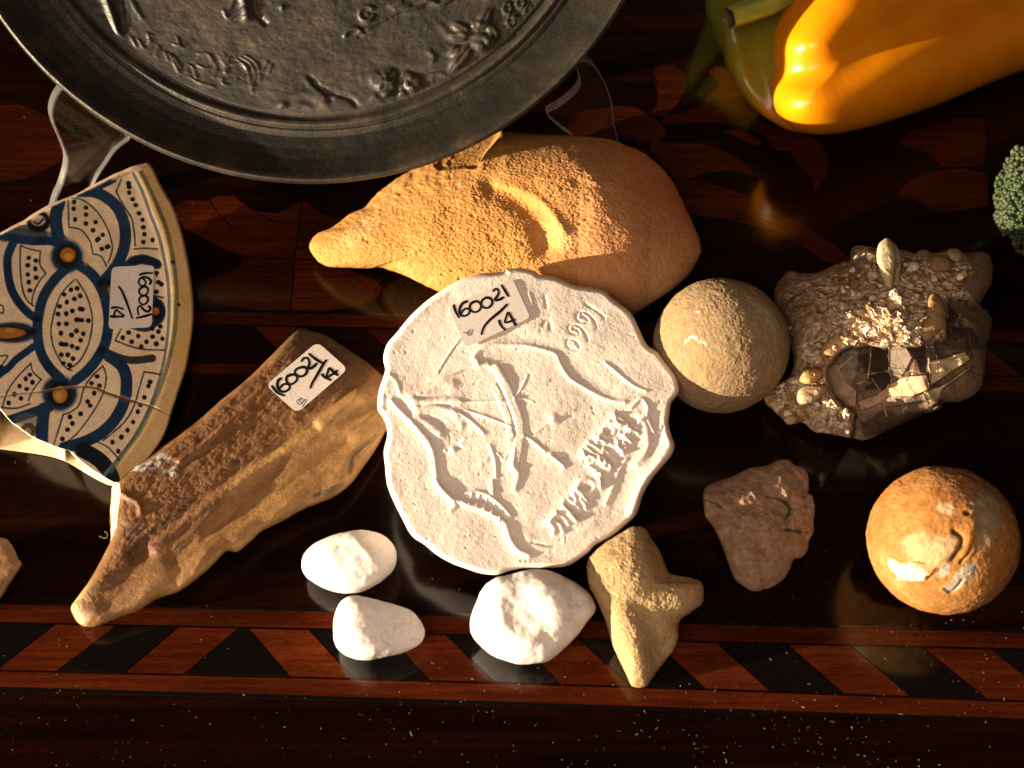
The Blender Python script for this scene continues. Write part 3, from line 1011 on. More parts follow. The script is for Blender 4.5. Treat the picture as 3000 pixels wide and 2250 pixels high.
def build_sherd():
    nr, nc = 700, 470
    O, U, V = scan_grid(SH_OUT, nr, nc, per=3)
    d = np.maximum(sdist(U, V, O), 0)
    # broken lower face: falls from the glazed surface down to the table
    yb = np.interp(U, SH_BREAK[:, 0], SH_BREAK[:, 1])
    P = sh_plane(U, V)
    yb = yb + 3.0 * fbm(np.stack([U * .02, U * 0, U * 0], -1), 1.0, 3, .6, 63)
    low = O[np.argsort(O[:, 0])]
    # lowest outline row at each u
    us = np.linspace(U.min(), 335, 200)
    bot = np.array([O[np.abs(O[:, 0] - x) < 9][:, 1].max() if (np.abs(O[:, 0] - x) < 9).any() else np.nan for x in us])
    ok = ~np.isnan(bot)
    bs = bot[ok]
    bs = np.convolve(np.pad(bs, 4, 'edge'), np.ones(9) / 9, 'valid')
    yo = np.interp(U, us[ok], bs)
    t = np.clip((V - yb) / np.maximum(yo - yb, 4), 0, 1) * (U < 345)
    Xp = unp(U, V, P)
    wall = t > 0
    # rim edge rounding
    W = 9.0
    e = np.sqrt(np.clip(1 - (1 - np.clip(d / W, 0, 1)) ** 2, 0, 1))
    e = np.where(wall, 1, e)
    Z = P - 0.0030 * (1 - e)
    wallprof = t ** 1.05
    Z = np.where(wall, P * (1 - wallprof) + 0.0006 * wallprof, Z)
    # ragged back break
    brk = pdist(U, V, Sc([(0, 385), (120, 322), (250, 245), (440, 160), (560, 97), (640, 62), (725, 45)]), False)
    Z -= 0.0006 * np.exp(-(brk / 7) ** 2)
    # crack and rim mouldings
    CR = polyl([(-200, 1190), (0, 1180), (100, 1166), (200, 1158), (262, 1147), (370, 1135), (450, 1135), (520, 1163), (600, 1190), (650, 1205), (720, 1224), (800, 1258), (835, 1278)])
    dc = pdist(U, V, CR)
    cw = np.interp(U, Sc([(0, 0), (400, 0), (520, 0), (640, 0), (720, 0), (840, 0)])[:, 0], [2.2, 3.5, 6, 5, 2.2, 1.3]) * .85
    face = ~wall
    Z -= face * 0.0007 * np.exp(-(dc / cw) ** 2)
    RC = polyl([(645, 90), (690, 180), (730, 290), (772, 400), (800, 520), (818, 640), (822, 760), (815, 880), (798, 1000), (768, 1120), (720, 1250), (650, 1380), (560, 1500), (500, 1570)])
    side = U - np.interp(V, RC[:, 1], RC[:, 0])
    Z += face * 0.0003 * np.exp(-((side - 26) / 26) ** 2)
    Z += face * 0.0001 * fbm(Xp, 120, 3, .5, 5)
    wn = fbm(Xp, 160, 4, .6, 6)
    Z += wall * 0.0006 * wn * np.sin(np.pi * np.clip(t, 0, 1))
    chip = fbm(Xp, 350, 3, .6, 61)
    Z += face * 0.0004 * chip * np.exp(-(d / 8) ** 2)
    # ------ paint
    g = fbm(Xp, 500, 3, .6, 7) * 1.6       # wobbling brush edges, in pixels
    col = np.broadcast_to(np.array([0.84, 0.68, 0.48]), U.shape + (3,)).copy()
    col = mixc(col, (0.76, 0.55, 0.35), sstep(fbm(Xp, 60, 3, .5, 9), -.1, .6) * .5)
    och = sstep(side + g, 8, 16)
    col = mixc(col, (0.58, 0.36, 0.11), och * (.75 + .25 * fbm(Xp, 80, 3, .5, 10)))
    BL = np.array([0.012, 0.040, 0.095]); DK = np.array([0.006, 0.012, 0.028]); SOFT = np.array([0.05, 0.085, 0.12])
    shade = fbm(Xp, 130, 3, .5, 12)
    blue = BL * (1.0 + .55 * shade[..., None])
    def stroke(pts, w, c=None, a=1.0, sm=True, soft=2.2):
        nonlocal col
        w = w * SK * .5
        dd = pdist(U, V, polyl(pts, sm), False, w + 8) + g * .6
        m = (1 - sstep(dd, w - soft * .5, w + soft * .5)) * a
        cc = blue if c is None else np.array(c)
        col = col * (1 - m[..., None]) + cc * m[..., None]
    def fillc(c0, rx, ry, c, a=1.0, soft=.15):
        nonlocal col
        p = Sc([c0])[0]
        q = np.sqrt(((U - p[0]) / (rx * SK)) ** 2 + ((V - p[1]) / (ry * SK)) ** 2) + g * .01
        m = (1 - sstep(q, 1 - soft, 1 + soft)) * a
        col = mixc(col, c, m)
    # washes near the broken top
    stroke([(20, 400), (120, 375), (200, 395)], 60, (0.05, 0.08, 0.10), .9)
    stroke([(60, 385), (140, 395), (300, 420)], 60, (0.04, 0.07, 0.09), .8)
    stroke([(290, 230), (272, 300), (275, 360), (285, 410)], 62)
    stroke([(-60, 395), (20, 400), (60, 410), (150, 425), (240, 425), (300, 440)], 42)
    stroke([(70, 420), (38, 500), (40, 590), (60, 670), (100, 735), (150, 785), (180, 805)], 42)
    stroke([(385, 185), (450, 185), (520, 215), (575, 270), (605, 350), (608, 430), (585, 510), (540, 580), (500, 625)], 56)
    stroke([(400, 180), (470, 165), (550, 128)], 34, sm=False)
    stroke([(320, 560), (260, 620), (210, 700), (187, 790), (182, 880), (200, 970), (240, 1040), (290, 1090)], 50)
    stroke([(390, 545), (450, 590), (495, 660), (520, 740), (527, 830), (512, 920), (470, 1000), (420, 1060), (370, 1100)], 52)
    fillc((325, 500), 80, 82, tuple(BL)); fillc((328, 500), 58, 60, (0.010, 0.012, 0.012)); fillc((330, 492), 36, 34, (0.48, 0.17, 0.02)); fillc((335, 500), 22, 18, (.62, .32, .05))
    fillc((290, 1165), 88, 88, tuple(BL)); fillc((292, 1168), 62, 62, (0.010, 0.012, 0.010)); fillc((292, 1172), 34, 40, (0.50, 0.20, 0.03)); fillc((285, 1180), 18, 22, (.6, .34, .07))
    fillc((60, 870), 120, 52, tuple(BL)); fillc((40, 872), 100, 34, (.012, .012, .01)); fillc((30, 872), 92, 26, (0.42, 0.16, 0.02)); fillc((50, 860), 26, 12, (.5, .28, .06))
    fillc((180, 805), 20, 16, tuple(DK)); fillc((155, 865), 24, 14, tuple(DK))
    # opening leaf with white centre at the broken top
    fillc((188, 330), 60, 54, (.008, .009, .012)); fillc((185, 325), 34, 26, (.55, .45, .33)); stroke([(165, 330), (185, 342), (210, 318)], 10, DK)
    stroke([(-60, 1010), (20, 1050), (80, 1000), (160, 940)], 36)
    stroke([(-120, 1120), (-30, 1090), (30, 1050)], 36)
    stroke([(505, 640), (560, 600), (640, 530), (700, 515), (765, 540)], 46)
    stroke([(640, 520), (700, 512), (760, 535)], 46, DK, .7)
    fillc((505, 632), 36, 26, tuple(DK)); fillc((515, 665), 28, 30, (.03, .04, .012), .8)
    stroke([(640, 620), (700, 660), (790, 765), (720, 850), (620, 830)], 30)
    fillc((770, 768), 36, 62, tuple(DK)); fillc((752, 766), 22, 18, (.40, .12, .02))
    stroke([(495, 955), (560, 985), (640, 1005), (740, 995)], 38, DK, .95)
    stroke([(530, 985), (590, 1030), (615, 1100), (605, 1200), (560, 1290), (490, 1360), (400, 1405), (310, 1430)], 58)
    stroke([(-80, 1330), (60, 1292), (140, 1265), (240, 1232)], 48)
    stroke([(215, 1240), (205, 1330), (205, 1440)], 62)
    fillc((130, 1290), 60, 28, (.10, .13, .12), .6)
    fillc((140, 1345), 40, 36, (.02, .018, .012), .9); fillc((135, 1352), 16, 20, (.45, .36, .25), .8)
    stroke([(400, 1440), (470, 1480), (520, 1530), (545, 1580)], 76, (.008, .014, .022))
    # rim lines
    stroke([(645, 90), (690, 180), (730, 290), (772, 400), (800, 520), (818, 640), (822, 760), (815, 880), (798, 1000), (768, 1120), (720, 1250), (650, 1380), (560, 1500), (500, 1570)], 16, (0.10, 0.13, 0.16), .9)
    stroke([(685, 90), (735, 190), (780, 290), (815, 390), (842, 520), (856, 640), (856, 760), (846, 880), (822, 1000), (788, 1110), (738, 1230), (680, 1350), (600, 1460), (540, 1545)], 22, (0.045, 0.075, 0.035), .8, soft=5)
    fillc((840, 527), 11, 10, (.01, .025, .02)); fillc((870, 735), 10, 8, (.02, .05, .02))
    L = 8.5
    fine = [
        [(330, 222), (333, 290), (335, 358)], [(335, 358), (395, 372), (440, 428)], [(440, 428), (452, 488)], [(452, 488), (492, 500), (517, 545)],
        [(340, 215), (400, 225), (470, 280), (520, 360), (545, 440), (540, 490), (525, 530)],
        [(100, 448), (150, 465), (196, 474)], [(196, 474), (195, 540), (223, 582)], [(223, 582), (185, 630), (160, 690), (155, 735)], [(100, 448), (98, 540), (108, 650), (130, 710), (165, 742)],
        [(590, 125), (565, 185)], [(565, 185), (600, 250), (640, 315), (652, 380), (658, 448)], [(652, 464), (700, 460), (765, 464)],
        [(360, 615), (300, 680), (262, 780), (248, 870), (268, 960), (315, 1035), (350, 1056)], [(372, 612), (420, 690), (447, 780), (445, 860), (425, 940), (385, 1010), (330, 1050)],
        [(590, 850), (560, 908)], [(560, 908), (620, 932), (700, 952), (800, 955)],
        [(780, 1074), (735, 1065), (700, 1062)], [(700, 1062), (680, 1130), (650, 1230), (600, 1310), (500, 1396)], [(476, 1402), (530, 1432), (580, 1490)],
        [(500, 1032), (440, 1090), (405, 1150), (385, 1220), (345, 1255), (308, 1268)], [(308, 1268), (288, 1330), (262, 1415)], [(500, 1032), (517, 1090), (495, 1180), (440, 1275), (370, 1365), (290, 1430)],
        [(150, 1020), (90, 1080), (40, 1150), (10, 1235)], [(10, 1235), (80, 1238), (145, 1216)], [(150, 1018), (160, 1060), (200, 1098)], [(200, 1098), (160, 1150), (138, 1200)],
        [(0, 985), (38, 985), (0, 1040)], [(0, 735), (15, 745), (15, 775), (0, 772)], [(745, 690), (795, 700)], [(740, 560), (765, 600)],
    ]
    for p in fine:
        stroke(p, L, DK, .95, soft=1.6)
    dots = [(360, 235), (358, 268), (365, 320), (418, 263), (418, 296), (418, 340), (465, 333), (452, 373), (500, 395), (478, 415), (472, 420), (520, 455), (495, 463), (525, 452),
            (140, 507), (174, 520), (135, 543), (172, 560), (135, 588), (176, 603), (140, 625), (145, 665),
            (625, 145), (628, 162), (628, 190), (645, 222), (660, 250), (676, 290), (693, 322), (697, 358), (702, 392), (697, 430), (742, 420),
            (762, 580), (770, 625), (785, 635), (760, 672), (625, 870), (597, 895), (640, 915), (672, 887), (687, 938), (712, 915), (740, 852), (742, 890), (760, 925), (780, 840), (790, 900), (770, 865),
            (345, 662), (375, 655), (313, 685), (390, 692), (362, 706), (325, 722), (290, 743), (282, 780), (322, 778), (352, 765), (388, 755), (400, 757), (286, 828), (323, 828), (372, 808), (384, 808), (398, 810), (430, 812), (296, 873), (348, 882), (372, 862), (405, 876), (392, 908), (298, 925), (310, 928), (322, 928), (350, 936), (376, 946), (298, 978), (330, 978), (355, 997), (308, 1020), (338, 1028),
            (472, 1083), (445, 1117), (458, 1165), (483, 1130), (426, 1205), (438, 1225), (392, 1265), (340, 1280), (352, 1312), (328, 1342), (303, 1387),
            (730, 1110), (722, 1130), (702, 1185), (683, 1222), (670, 1255), (647, 1305), (620, 1345), (590, 1378), (547, 1403), (575, 1447),
            (145, 1075), (125, 1095), (158, 1112), (95, 1130), (130, 1145), (70, 1170), (102, 1190), (42, 1212)]
    for p in dots:
        fillc(p, 12 + RNG.uniform(-1, 1.5), 12 + RNG.uniform(-1, 1.5), (.008, .010, .016), 1, .14)
    # crack body, chips, broken faces
    mc = (1 - sstep(dc + 1.2 * g, cw * .5, cw * 1.1)) * face
    col = mixc(col, (0.20, 0.075, 0.028), mc)
    col = mixc(col, (0.50, 0.34, 0.22), (np.exp(-((dc - cw * 1.4) / 1.6) ** 2) * .25) * face)
    mtop = 1 - sstep(brk + g, 5, 9)
    Ptop = inside(U, V, Sc([(560, 97), (640, 62), (725, 45), (690, 80), (645, 92), (590, 118), (540, 130)]))
    col = mixc(col, (0.55, 0.36, 0.26), np.maximum(mtop, Ptop))
    col = mixc(col, (.42, .22, .08), (fbm(Xp, 200, 2, .5, 71) > .42) * .5 * (np.abs(V - 820) < 60) * (U > 200) * (U < 300))
    cw2 = np.array([0.80, 0.66, 0.46])
    wcol = cw2 * (1 + .12 * wn[..., None])
    wcol = mixc(wcol, (.62, .52, .38), sstep(V - yb, 40, 0) * .2)
    col = np.where(wall[..., None], wcol, col)
    X = unp(U, V, Z)
    Zb = np.minimum(np.maximum(Z - 0.0055, 0.0003), Z - 0.00003)
    Xb = unp(U, V, Zb)
    Vt, F = close_grid(X, Xb, nr, nc)
    c2 = np.concatenate([col.reshape(-1, 3), np.broadcast_to([.6, .5, .35], (nr * nc, 3))])
    me = mesh_np("painted_sherd", Vt, F, True, c2)
    m = stone_mat("glazed_ware", rough=0.38, grain=700, bstr=0.03, bdist=0.0001, lo=0.93, hi=1.04, spec=0.3, grain2=160)
    return link("painted_sherd", me, m, loc=(-0.15, 0.0, 0.0), label="curved fragment of a glazed dish painted with blue petals and black dots", cat="pottery sherd")


SHERD = build_sherd()
S3 = crop(300, 760, .13265)
sticker(SHERD, [(205, 165), (1148, 125), (1085, 1500), (132, 1542)], 120, S3, lambda u, v: sh_plane(u, v) + 0.0011, [
    [(825, 340), (900, 312), (1000, 300), (1105, 302)],
    [(1045, 540), (1075, 490), (1020, 415), (920, 388), (840, 415), (800, 490), (832, 568), (900, 580), (958, 525), (930, 450), (890, 425)],
    [(905, 600), (830, 650), (810, 725), (860, 785), (930, 795), (995, 740), (1008, 665), (970, 605), (900, 598)],
    [(905, 800), (830, 840), (810, 915), (860, 985), (930, 990), (998, 930), (1005, 855), (960, 803), (900, 800)],
    [(800, 1215), (778, 1120), (800, 1045), (850, 1035), (905, 1105), (985, 1150), (1048, 1120), (1058, 1060), (1020, 1040)],
    [(755, 1292), (900, 1262), (1085, 1208)],
    [(365, 605), (440, 715), (540, 960), (658, 1295)],
    [(205, 1070), (320, 1058), (455, 1090)],
    [(185, 1258), (320, 1262), (475, 1252), (390, 1180), (310, 1115), (270, 1180), (255, 1280)]],
    None, 56, 7, .13265)

# ------------------------------------------------------------------ banded brown flint with a label
Bc = crop(180, 940, .5546)
FL_OUT = Bc([(50, 1520), (72, 1478), (100, 1440), (150, 1370), (190, 1300), (232, 1220), (262, 1150), (253, 1060), (262, 960), (268, 870), (300, 818), (380, 760), (480, 700), (560, 640), (660, 570), (760, 490), (850, 410), (940, 340), (1010, 280), (1090, 200), (1170, 120), (1230, 62), (1265, 48), (1330, 55), (1400, 80), (1480, 130), (1560, 180), (1640, 240), (1700, 295), (1760, 370), (1765, 480), (1710, 590), (1660, 680), (1590, 780), (1530, 860), (1440, 930), (1330, 975), (1250, 1010), (1180, 1052), (1060, 1110), (1000, 1165), (930, 1220), (870, 1217), (800, 1290), (720, 1360), (620, 1430), (500, 1472), (410, 1530), (300, 1570), (200, 1610), (130, 1615), (85, 1590)])


def flint_z(u, v):
    # signed offset across the long axis, from the lower right edge to the upper left edge
    a = Bc([(130, 1500)])[0]; b = Bc([(1500, 300)])[0]
    L = np.linalg.norm(b - a); t = (b - a) / L; n = np.array([-t[1], t[0]])
    x = (u - a[0]) * n[0] + (v - a[1]) * n[1]      # + to the lower right
    y = (u - a[0]) * t[0] + (v - a[1]) * t[1]
    return x, y, L


def flint_relief(U, V, S):
    x, y, L = flint_z(U, V)
    X = unp(U, V, U * 0 + .01)
    z = 0.0115 - x * 0.000006 - 0.0000012 * (y - L / 2)
    edge = np.sqrt(np.clip(1 - S ** 13, 0, 1))
    z = z * (0.42 + 0.58 * edge)
    def ridge(pts, w, h):
        P = catmull(Bc(pts), False, 6)
        return h * .001 * np.exp(-(pdist(U, V, P, False, w * SKB * 3.2) / (w * SKB)) ** 2)
    SKB = .5546
    z += ridge([(480, 1180), (620, 1060), (830, 900), (1020, 770), (1200, 650), (1400, 500), (1560, 400)], 40, 1.5)
    z += ridge([(380, 1230), (520, 1130), (740, 950), (930, 810), (1120, 690), (1330, 560)], 32, -1.5)
    z += ridge([(600, 1250), (800, 1100), (1050, 950), (1300, 800), (1500, 650)], 60, -1.0)
    z += ridge([(230, 1480), (330, 1380), (450, 1250)], 50, -1.1)
    z += ridge([(620, 740), (760, 640), (850, 560)], 12, .8) + ridge([(640, 770), (780, 680)], 14, -.6)
    z += ridge([(300, 900), (400, 960), (420, 1020)], 16, .8)
    z += ridge([(1520, 800), (1530, 730), (1600, 660), (1650, 610)], 16, -.6)
    rough = .12 + .88 * sstep(-x, -70, 30)
    rg1 = fbm(np.stack([x * .011 + 3, y * .0016, x * 0], -1), 1.0, 3, .55, 44)
    z += .001 * 1.5 * (1 - np.abs(rg1) * 2.2) * (.4 + .6 * (1 - rough))
    z += .001 * (0.10 + .90 * rough) * (0.55 * fbm(X, 110, 4, .6, 41) + .35 * fbm(np.stack([x * .00012 * 3, y * .00012, x * 0], -1), 260, 4, .6, 42))
    z += .001 * .20 * rough * fbm(X, 700, 3, .6, 43)
    st = sstep(pdist(U, V, Bc([(1130, 300), (1300, 160), (1450, 240), (1250, 430)]), True), 60, 10) * 0
    # broken end at the left stands up as a steep face
    e1 = Bc([(300, 815), (312, 900), (300, 1000), (290, 1090), (262, 1160)])
    fx = np.interp(V, e1[:, 1], e1[:, 0])
    on = (V > e1[0, 1] - 6) & (V < e1[-1, 1]) & (U < fx)
    dl = (fx - U) / 24.0
    z = np.where(on, np.maximum(z * (1 - np.clip(dl, 0, 1) * .92), .001), z)
    return z


def flint_col(U, V, X):
    x, y, L = flint_z(U, V)
    n = fbm(X, 70, 4, .6, 51)
    n2 = fbm(np.stack([x * .0004, y * .00006, x * 0], -1), 90, 4, .6, 52)
    c = np.broadcast_to(np.array([0.19, 0.090, 0.036]), U.shape + (3,)).copy()
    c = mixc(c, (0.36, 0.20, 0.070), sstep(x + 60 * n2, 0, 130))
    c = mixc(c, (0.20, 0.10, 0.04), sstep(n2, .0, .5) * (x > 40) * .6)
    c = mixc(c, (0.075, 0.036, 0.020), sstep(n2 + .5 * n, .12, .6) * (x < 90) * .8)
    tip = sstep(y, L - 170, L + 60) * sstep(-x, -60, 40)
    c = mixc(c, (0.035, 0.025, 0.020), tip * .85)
    gr = pdist(U, V, catmull(Bc([(480, 1190), (640, 1080), (760, 960), (900, 840)]), False, 5))
    c = mixc(c, (0.07, 0.022, 0.022), np.exp(-(gr / 9) ** 2) * sstep(n, -.3, .3) * .8)
    rg = pdist(U, V, catmull(Bc([(880, 900), (1020, 790), (1200, 670), (1400, 520), (1560, 420)]), False, 5))
    c = mixc(c, (0.45, 0.28, 0.10), np.exp(-(rg / 22) ** 2) * .6)
    wh = pdist(U, V, Bc([(380, 780), (480, 770), (540, 730)])) + 20 * n
    wh2 = pdist(U, V, Bc([(560, 810), (600, 800)])) + 15 * n
    c = mixc(c, (0.50, 0.46, 0.42), (1 - sstep(np.minimum(wh, wh2), 8, 22)) * sstep(fbm(X, 500, 3, .6, 54), -.2, .2))
    dk = pdist(U, V, Bc([(1520, 790), (1535, 720), (1590, 660), (1640, 615)])) + 16 * n
    c = mixc(c, (0.12, 0.09, 0.06), (1 - sstep(dk, 2, 8)) * .7)
    dk = pdist(U, V, Bc([(1330, 925), (1400, 905), (1490, 860)])) + 14 * n
    c = mixc(c, (0.09, 0.07, 0.05), (1 - sstep(dk, 1, 6)) * .7)
    e1 = Bc([(300, 815), (312, 900), (300, 1000), (290, 1090), (262, 1160)])
    fx = np.interp(V, e1[:, 1], e1[:, 0])
    on = (V > e1[0, 1] - 6) & (V < e1[-1, 1]) & (U < fx)
    c = np.where(on[..., None], np.array([0.62, 0.50, 0.30]), c)
    tp = sstep(y, 90, 0)
    c = mixc(c, (0.50, 0.36, 0.16), tp * sstep(n, -.2, .3) * .8)
    return c


M_FLINT = stone_mat("brown_flint", rough=0.55, grain=900, bstr=0.55, bdist=0.0005, lo=0.7, hi=1.25, spec=0.4, grain2=180)
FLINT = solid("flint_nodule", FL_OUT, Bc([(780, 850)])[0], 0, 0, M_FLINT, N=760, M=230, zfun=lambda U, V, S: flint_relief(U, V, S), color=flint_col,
              wobble=1.4, per=3, seed=3, label="long brown ribbed flint piece with a numbered paper label on its wide end", cat="stone")
S2 = crop(750, 960, .16273)


def flint_label_z(u, v):
    return 0.0137 - (u - 850) * 0.0000025


sticker(FLINT, [(178, 1035), (1105, 255), (1655, 745), (735, 1538)], 130, S2, flint_label_z, [
    [(290, 1055), (390, 1170), (505, 1220)],
    [(445, 915), (395, 960), (388, 1060), (440, 1140), (520, 1150), (598, 1098), (598, 1035), (540, 1012), (475, 1030), (440, 1075)],
    [(620, 850), (560, 880), (545, 950), (590, 1010), (660, 1008), (728, 950), (738, 885), (690, 845), (615, 850)],
    [(820, 712), (735, 742), (695, 800), (740, 858), (820, 878), (898, 828), (918, 755), (880, 712), (815, 712)],
    [(822, 600), (860, 550), (930, 552), (960, 625), (948, 722), (1005, 722), (1088, 648)],
    [(960, 475), (1080, 570), (1200, 640)], [(1260, 590), (1190, 690), (1095, 860), (1020, 980), (980, 1080)],
    [(1192, 845), (1250, 900), (1340, 940)],
    [(1465, 850), (1390, 790), (1322, 730), (1290, 800), (1280, 890), (1370, 840), (1455, 780)]],
    [[(830, 1270), (770, 1290), (735, 1330), (760, 1375), (820, 1375), (845, 1310), (800, 1270), (780, 1330), (830, 1360)], [(845, 1330), (890, 1290), (905, 1312), (870, 1370), (830, 1430)]], 52, 12, .16273)


def proj(X):
    d = X - CAM
    z = d @ FW
    return 1500 + FPX * (d @ RT) / z, 1125 - FPX * (d @ UPV) / z


class Feat:
    """relief strokes given in an enlarged view of the photograph"""
    def __init__(self, U, V, mp, k):
        self.U, self.V, self.mp, self.k = U, V, mp, k

    def ridge(self, pts, w, h, sm=True, flat=False):
        P = self.mp(pts)
        if sm and len(P) > 2:
            P = catmull(P, False, 6)
        w = w * self.k
        dd = pdist(self.U, self.V, P, False, w * 3.2)
        if flat:
            return h * .001 * (1 - sstep(dd, w * .6, w * 1.15))
        return h * .001 * np.exp(-(dd / w) ** 2)

    def blob(self, c, rx, ry, ang, h, pw=2.0):
        c = self.mp([c])[0]
        a = math.radians(ang)
        x = (self.U - c[0]) * math.cos(a) + (self.V - c[1]) * math.sin(a)
        y = -(self.U - c[0]) * math.sin(a) + (self.V - c[1]) * math.cos(a)
        q = (x / (rx * self.k)) ** 2 + (y / (ry * self.k)) ** 2
        return h * .001 * np.exp(-q ** (pw / 2))

    def area(self, pts, h, soft):
        P = catmull(self.mp(pts), True, 5)
        return h * .001 * sstep(sdist(self.U, self.V, P), -soft * self.k, soft * self.k)


# ------------------------------------------------------------------ ochre sandstone
Tc = crop(900, 380, .5289)
SAND_OUT = Tc([(12, 645), (30, 600), (65, 570), (130, 545), (180, 510), (240, 465), (320, 430), (370, 370), (440, 310), (510, 262), (580, 222), (660, 170), (740, 140), (800, 118), (870, 85), (960, 52), (1020, 30), (1070, 8), (1120, 10), (1200, 18), (1300, 27), (1420, 30), (1550, 38), (1680, 55), (1760, 85), (1850, 120), (1920, 170), (1980, 230), (2030, 300), (2070, 380), (2110, 460), (2150, 550), (2182, 640), (2175, 700), (2140, 765), (2100, 820), (2000, 900), (1900, 965), (1800, 1030), (1650, 1080), (1400, 1080), (1150, 1040), (950, 985), (800, 930), (725, 895), (650, 862), (540, 808), (460, 780), (400, 762), (340, 768), (250, 765), (130, 760), (75, 738), (30, 695)])


def sand_z(U, V, S):
    x = (U - 900) / .5289; y = (V - 380) / .5289
    f = Feat(U, V, Tc, .5289)
    X = unp(U, V, U * 0 + .03)
    tx = np.linspace(-100, 2300, 241)
    ty = np.interp(tx, [0, 300, 700, 1100, 1400, 1600, 1800, 2180], [.015, .023, .033, .0405, .0455, .0470, .0435, .025])
    ty = np.convolve(np.pad(ty, 12, 'edge'), np.hanning(25) / np.hanning(25).sum(), 'valid')
    top = np.interp(x, tx, ty)
    yc = np.interp(x, [0, 300, 700, 1100, 1500, 1900, 2180], [640, 600, 420, 300, 250, 380, 600])
    back = np.clip(yc - y, 0, 900); front = np.clip(y - yc, 0, 900)
    z = top - .012 * (back / 330.0) ** 1.6 - .020 * (front / 620.0) ** 1.5
    edge = np.sqrt(np.clip(1 - S ** 5, 0, 1))
    zlow = np.clip(.45 * z, .004, None)
    z = zlow + (z - zlow) * edge
    z += f.area([(690, 155), (800, 110), (960, 40), (1062, 0), (1040, 60), (990, 130), (945, 205), (880, 208), (800, 216), (730, 220)], -9.0, 10) * np.sqrt(np.clip(1 - S ** 14, 0, 1)) * np.clip((x - 640) / 380, 0, 1)
    z += f.ridge([(1090, -10), (1020, 90), (960, 190)], 40, 1.6) * edge
    z += f.ridge([(1030, 325), (1130, 370), (1220, 440), (1290, 530), (1320, 640)], 70, -3.2)
    z += f.ridge([(1070, 300), (1180, 330), (1290, 395), (1370, 480), (1420, 560)], 28, 1.2)
    z += f.blob((1480, 280), 90, 50, 10, -1.1)
    z += f.blob((800, 420), 60, 50, 0, -.6)
    rough = .5 + .5 * sstep(1750 - x - .6 * (y - 300), -200, 250)
    brk = sstep(yc - y, 30, 160) * (x < 800)
    z += .001 * (1.3 * fbm(X, 34, 3, .5, 61) + (.34 + 1.6 * brk) * rough * fbm(X, 210, 3, .6, 62) + .24 * rough * fbm(X, 620, 3, .7, 63) + (.26 * rough + .03) * fbm(X, 1500, 2, .6, 64))
    pit = np.clip(vnoise(X * 420, 66) - .6, 0, 1)
    z -= .001 * 2.0 * pit * rough
    dz = disc_plane(U, V) - .0125
    near = sstep(sdist(U, V, DISC_OUT), -30, 10)
    return np.where(near > 0, z * (1 - near) + np.minimum(z, dz) * near, z)


def sand_col(U, V, X):
    x = (U - 900) / .5289
    n = fbm(X, 60, 4, .6, 71); n2 = fbm(X, 700, 3, .6, 72)
    c = np.broadcast_to(np.array([0.47, 0.232, 0.068]), U.shape + (3,)).copy()
    c = mixc(c, (0.58, 0.29, 0.125), sstep(x + 250 * n, 1100, 1800))  # right half lifted in colour for soft light on its shaded side
    c = mixc(c, (0.62, 0.40, 0.16), sstep(n, .05, .5) * .5)
    c = mixc(c, (0.30, 0.15, 0.06), sstep(n2, .35, .7) * .6)
    c = mixc(c, (0.44, 0.20, 0.085), sstep(fbm(X, 25, 2, .5, 73), .2, .5) * sstep(x, 1200, 1700) * .5)
    return c


M_SAND = stone_mat("ochre_sandstone", rough=0.95, grain=1400, bstr=0.7, bdist=0.00045, lo=0.84, hi=1.12, spec=0.12, grain2=300)
SAND = solid("sandstone_tool", SAND_OUT, Tc([(1150, 480)])[0], 0, 0, M_SAND, N=820, M=270, zfun=sand_z, color=sand_col, wobble=2.2, per=5, seed=5,
             label="large pointed ochre sandstone below the metal plate, grooved in its middle", cat="stone")

# ------------------------------------------------------------------ white pebbles
M_WHITE = stone_mat("white_pebble", rough=0.75, grain=1100, bstr=0.25, bdist=0.0002, lo=0.93, hi=1.04, spec=0.3, sss=0.25, grain2=200)
Pc = crop(1000, 1500, .4973)


def white_col(U, V, X):
    n = fbm(X, 150, 4, .6, 81)
    c = np.broadcast_to(np.array([0.84, 0.80, 0.76]), U.shape + (3,)).copy()
    c = mixc(c, (0.70, 0.60, 0.52), sstep(n, .1, .6) * .6)
    v = np.abs(fbm(X, 55, 4, .6, 82))
    c = mixc(c, (0.66, 0.55, 0.46), (1 - sstep(v, .0, .035)) * .5)
    return mixc(c, (0.45, 0.35, 0.27), (vnoise(X * 1100, 86) > .86) * .5)


def rel_noise(a, seed):
    def f(U, V, S):
        X = unp(U, V, U * 0 + .01)
        return .001 * a * fbm(X, 110, 3, .5, seed) * np.sqrt(np.clip(1 - S ** 4, 0, 1))
    return f


def peb1_rel(U, V, S):
    f = Feat(U, V, FV, K)
    e = np.sqrt(np.clip(1 - S ** 4, 0, 1))
    return (f.ridge([(752, 1148), (790, 1175), (822, 1205), (838, 1245)], 20, .9) - .001 * 2.4 * sstep(U / K - 770 - (V / K - 1170) * .75, 0, 60)) * e + rel_noise(.5, 83)(U, V, S)


solid("pebble", FV([(651, 1225), (658, 1195), (686, 1170), (730, 1152), (780, 1145), (820, 1152), (848, 1175), (857, 1202), (850, 1230), (825, 1256), (790, 1275), (745, 1282), (700, 1270), (665, 1250)]),
      FV([(752, 1213)])[0], .0095, .0085, M_WHITE, N=260, M=110, p=2.6, zk=5.0e-5, relief=peb1_rel, color=white_col,
      noise=[(700, .00009, 3, .6), (180, .0003, 3, .5)], seed=1, label="smooth white egg-shaped pebble left of the plaster cast bottom, highest of three", cat="pebble", group="white pebbles in front of the plaster cast")


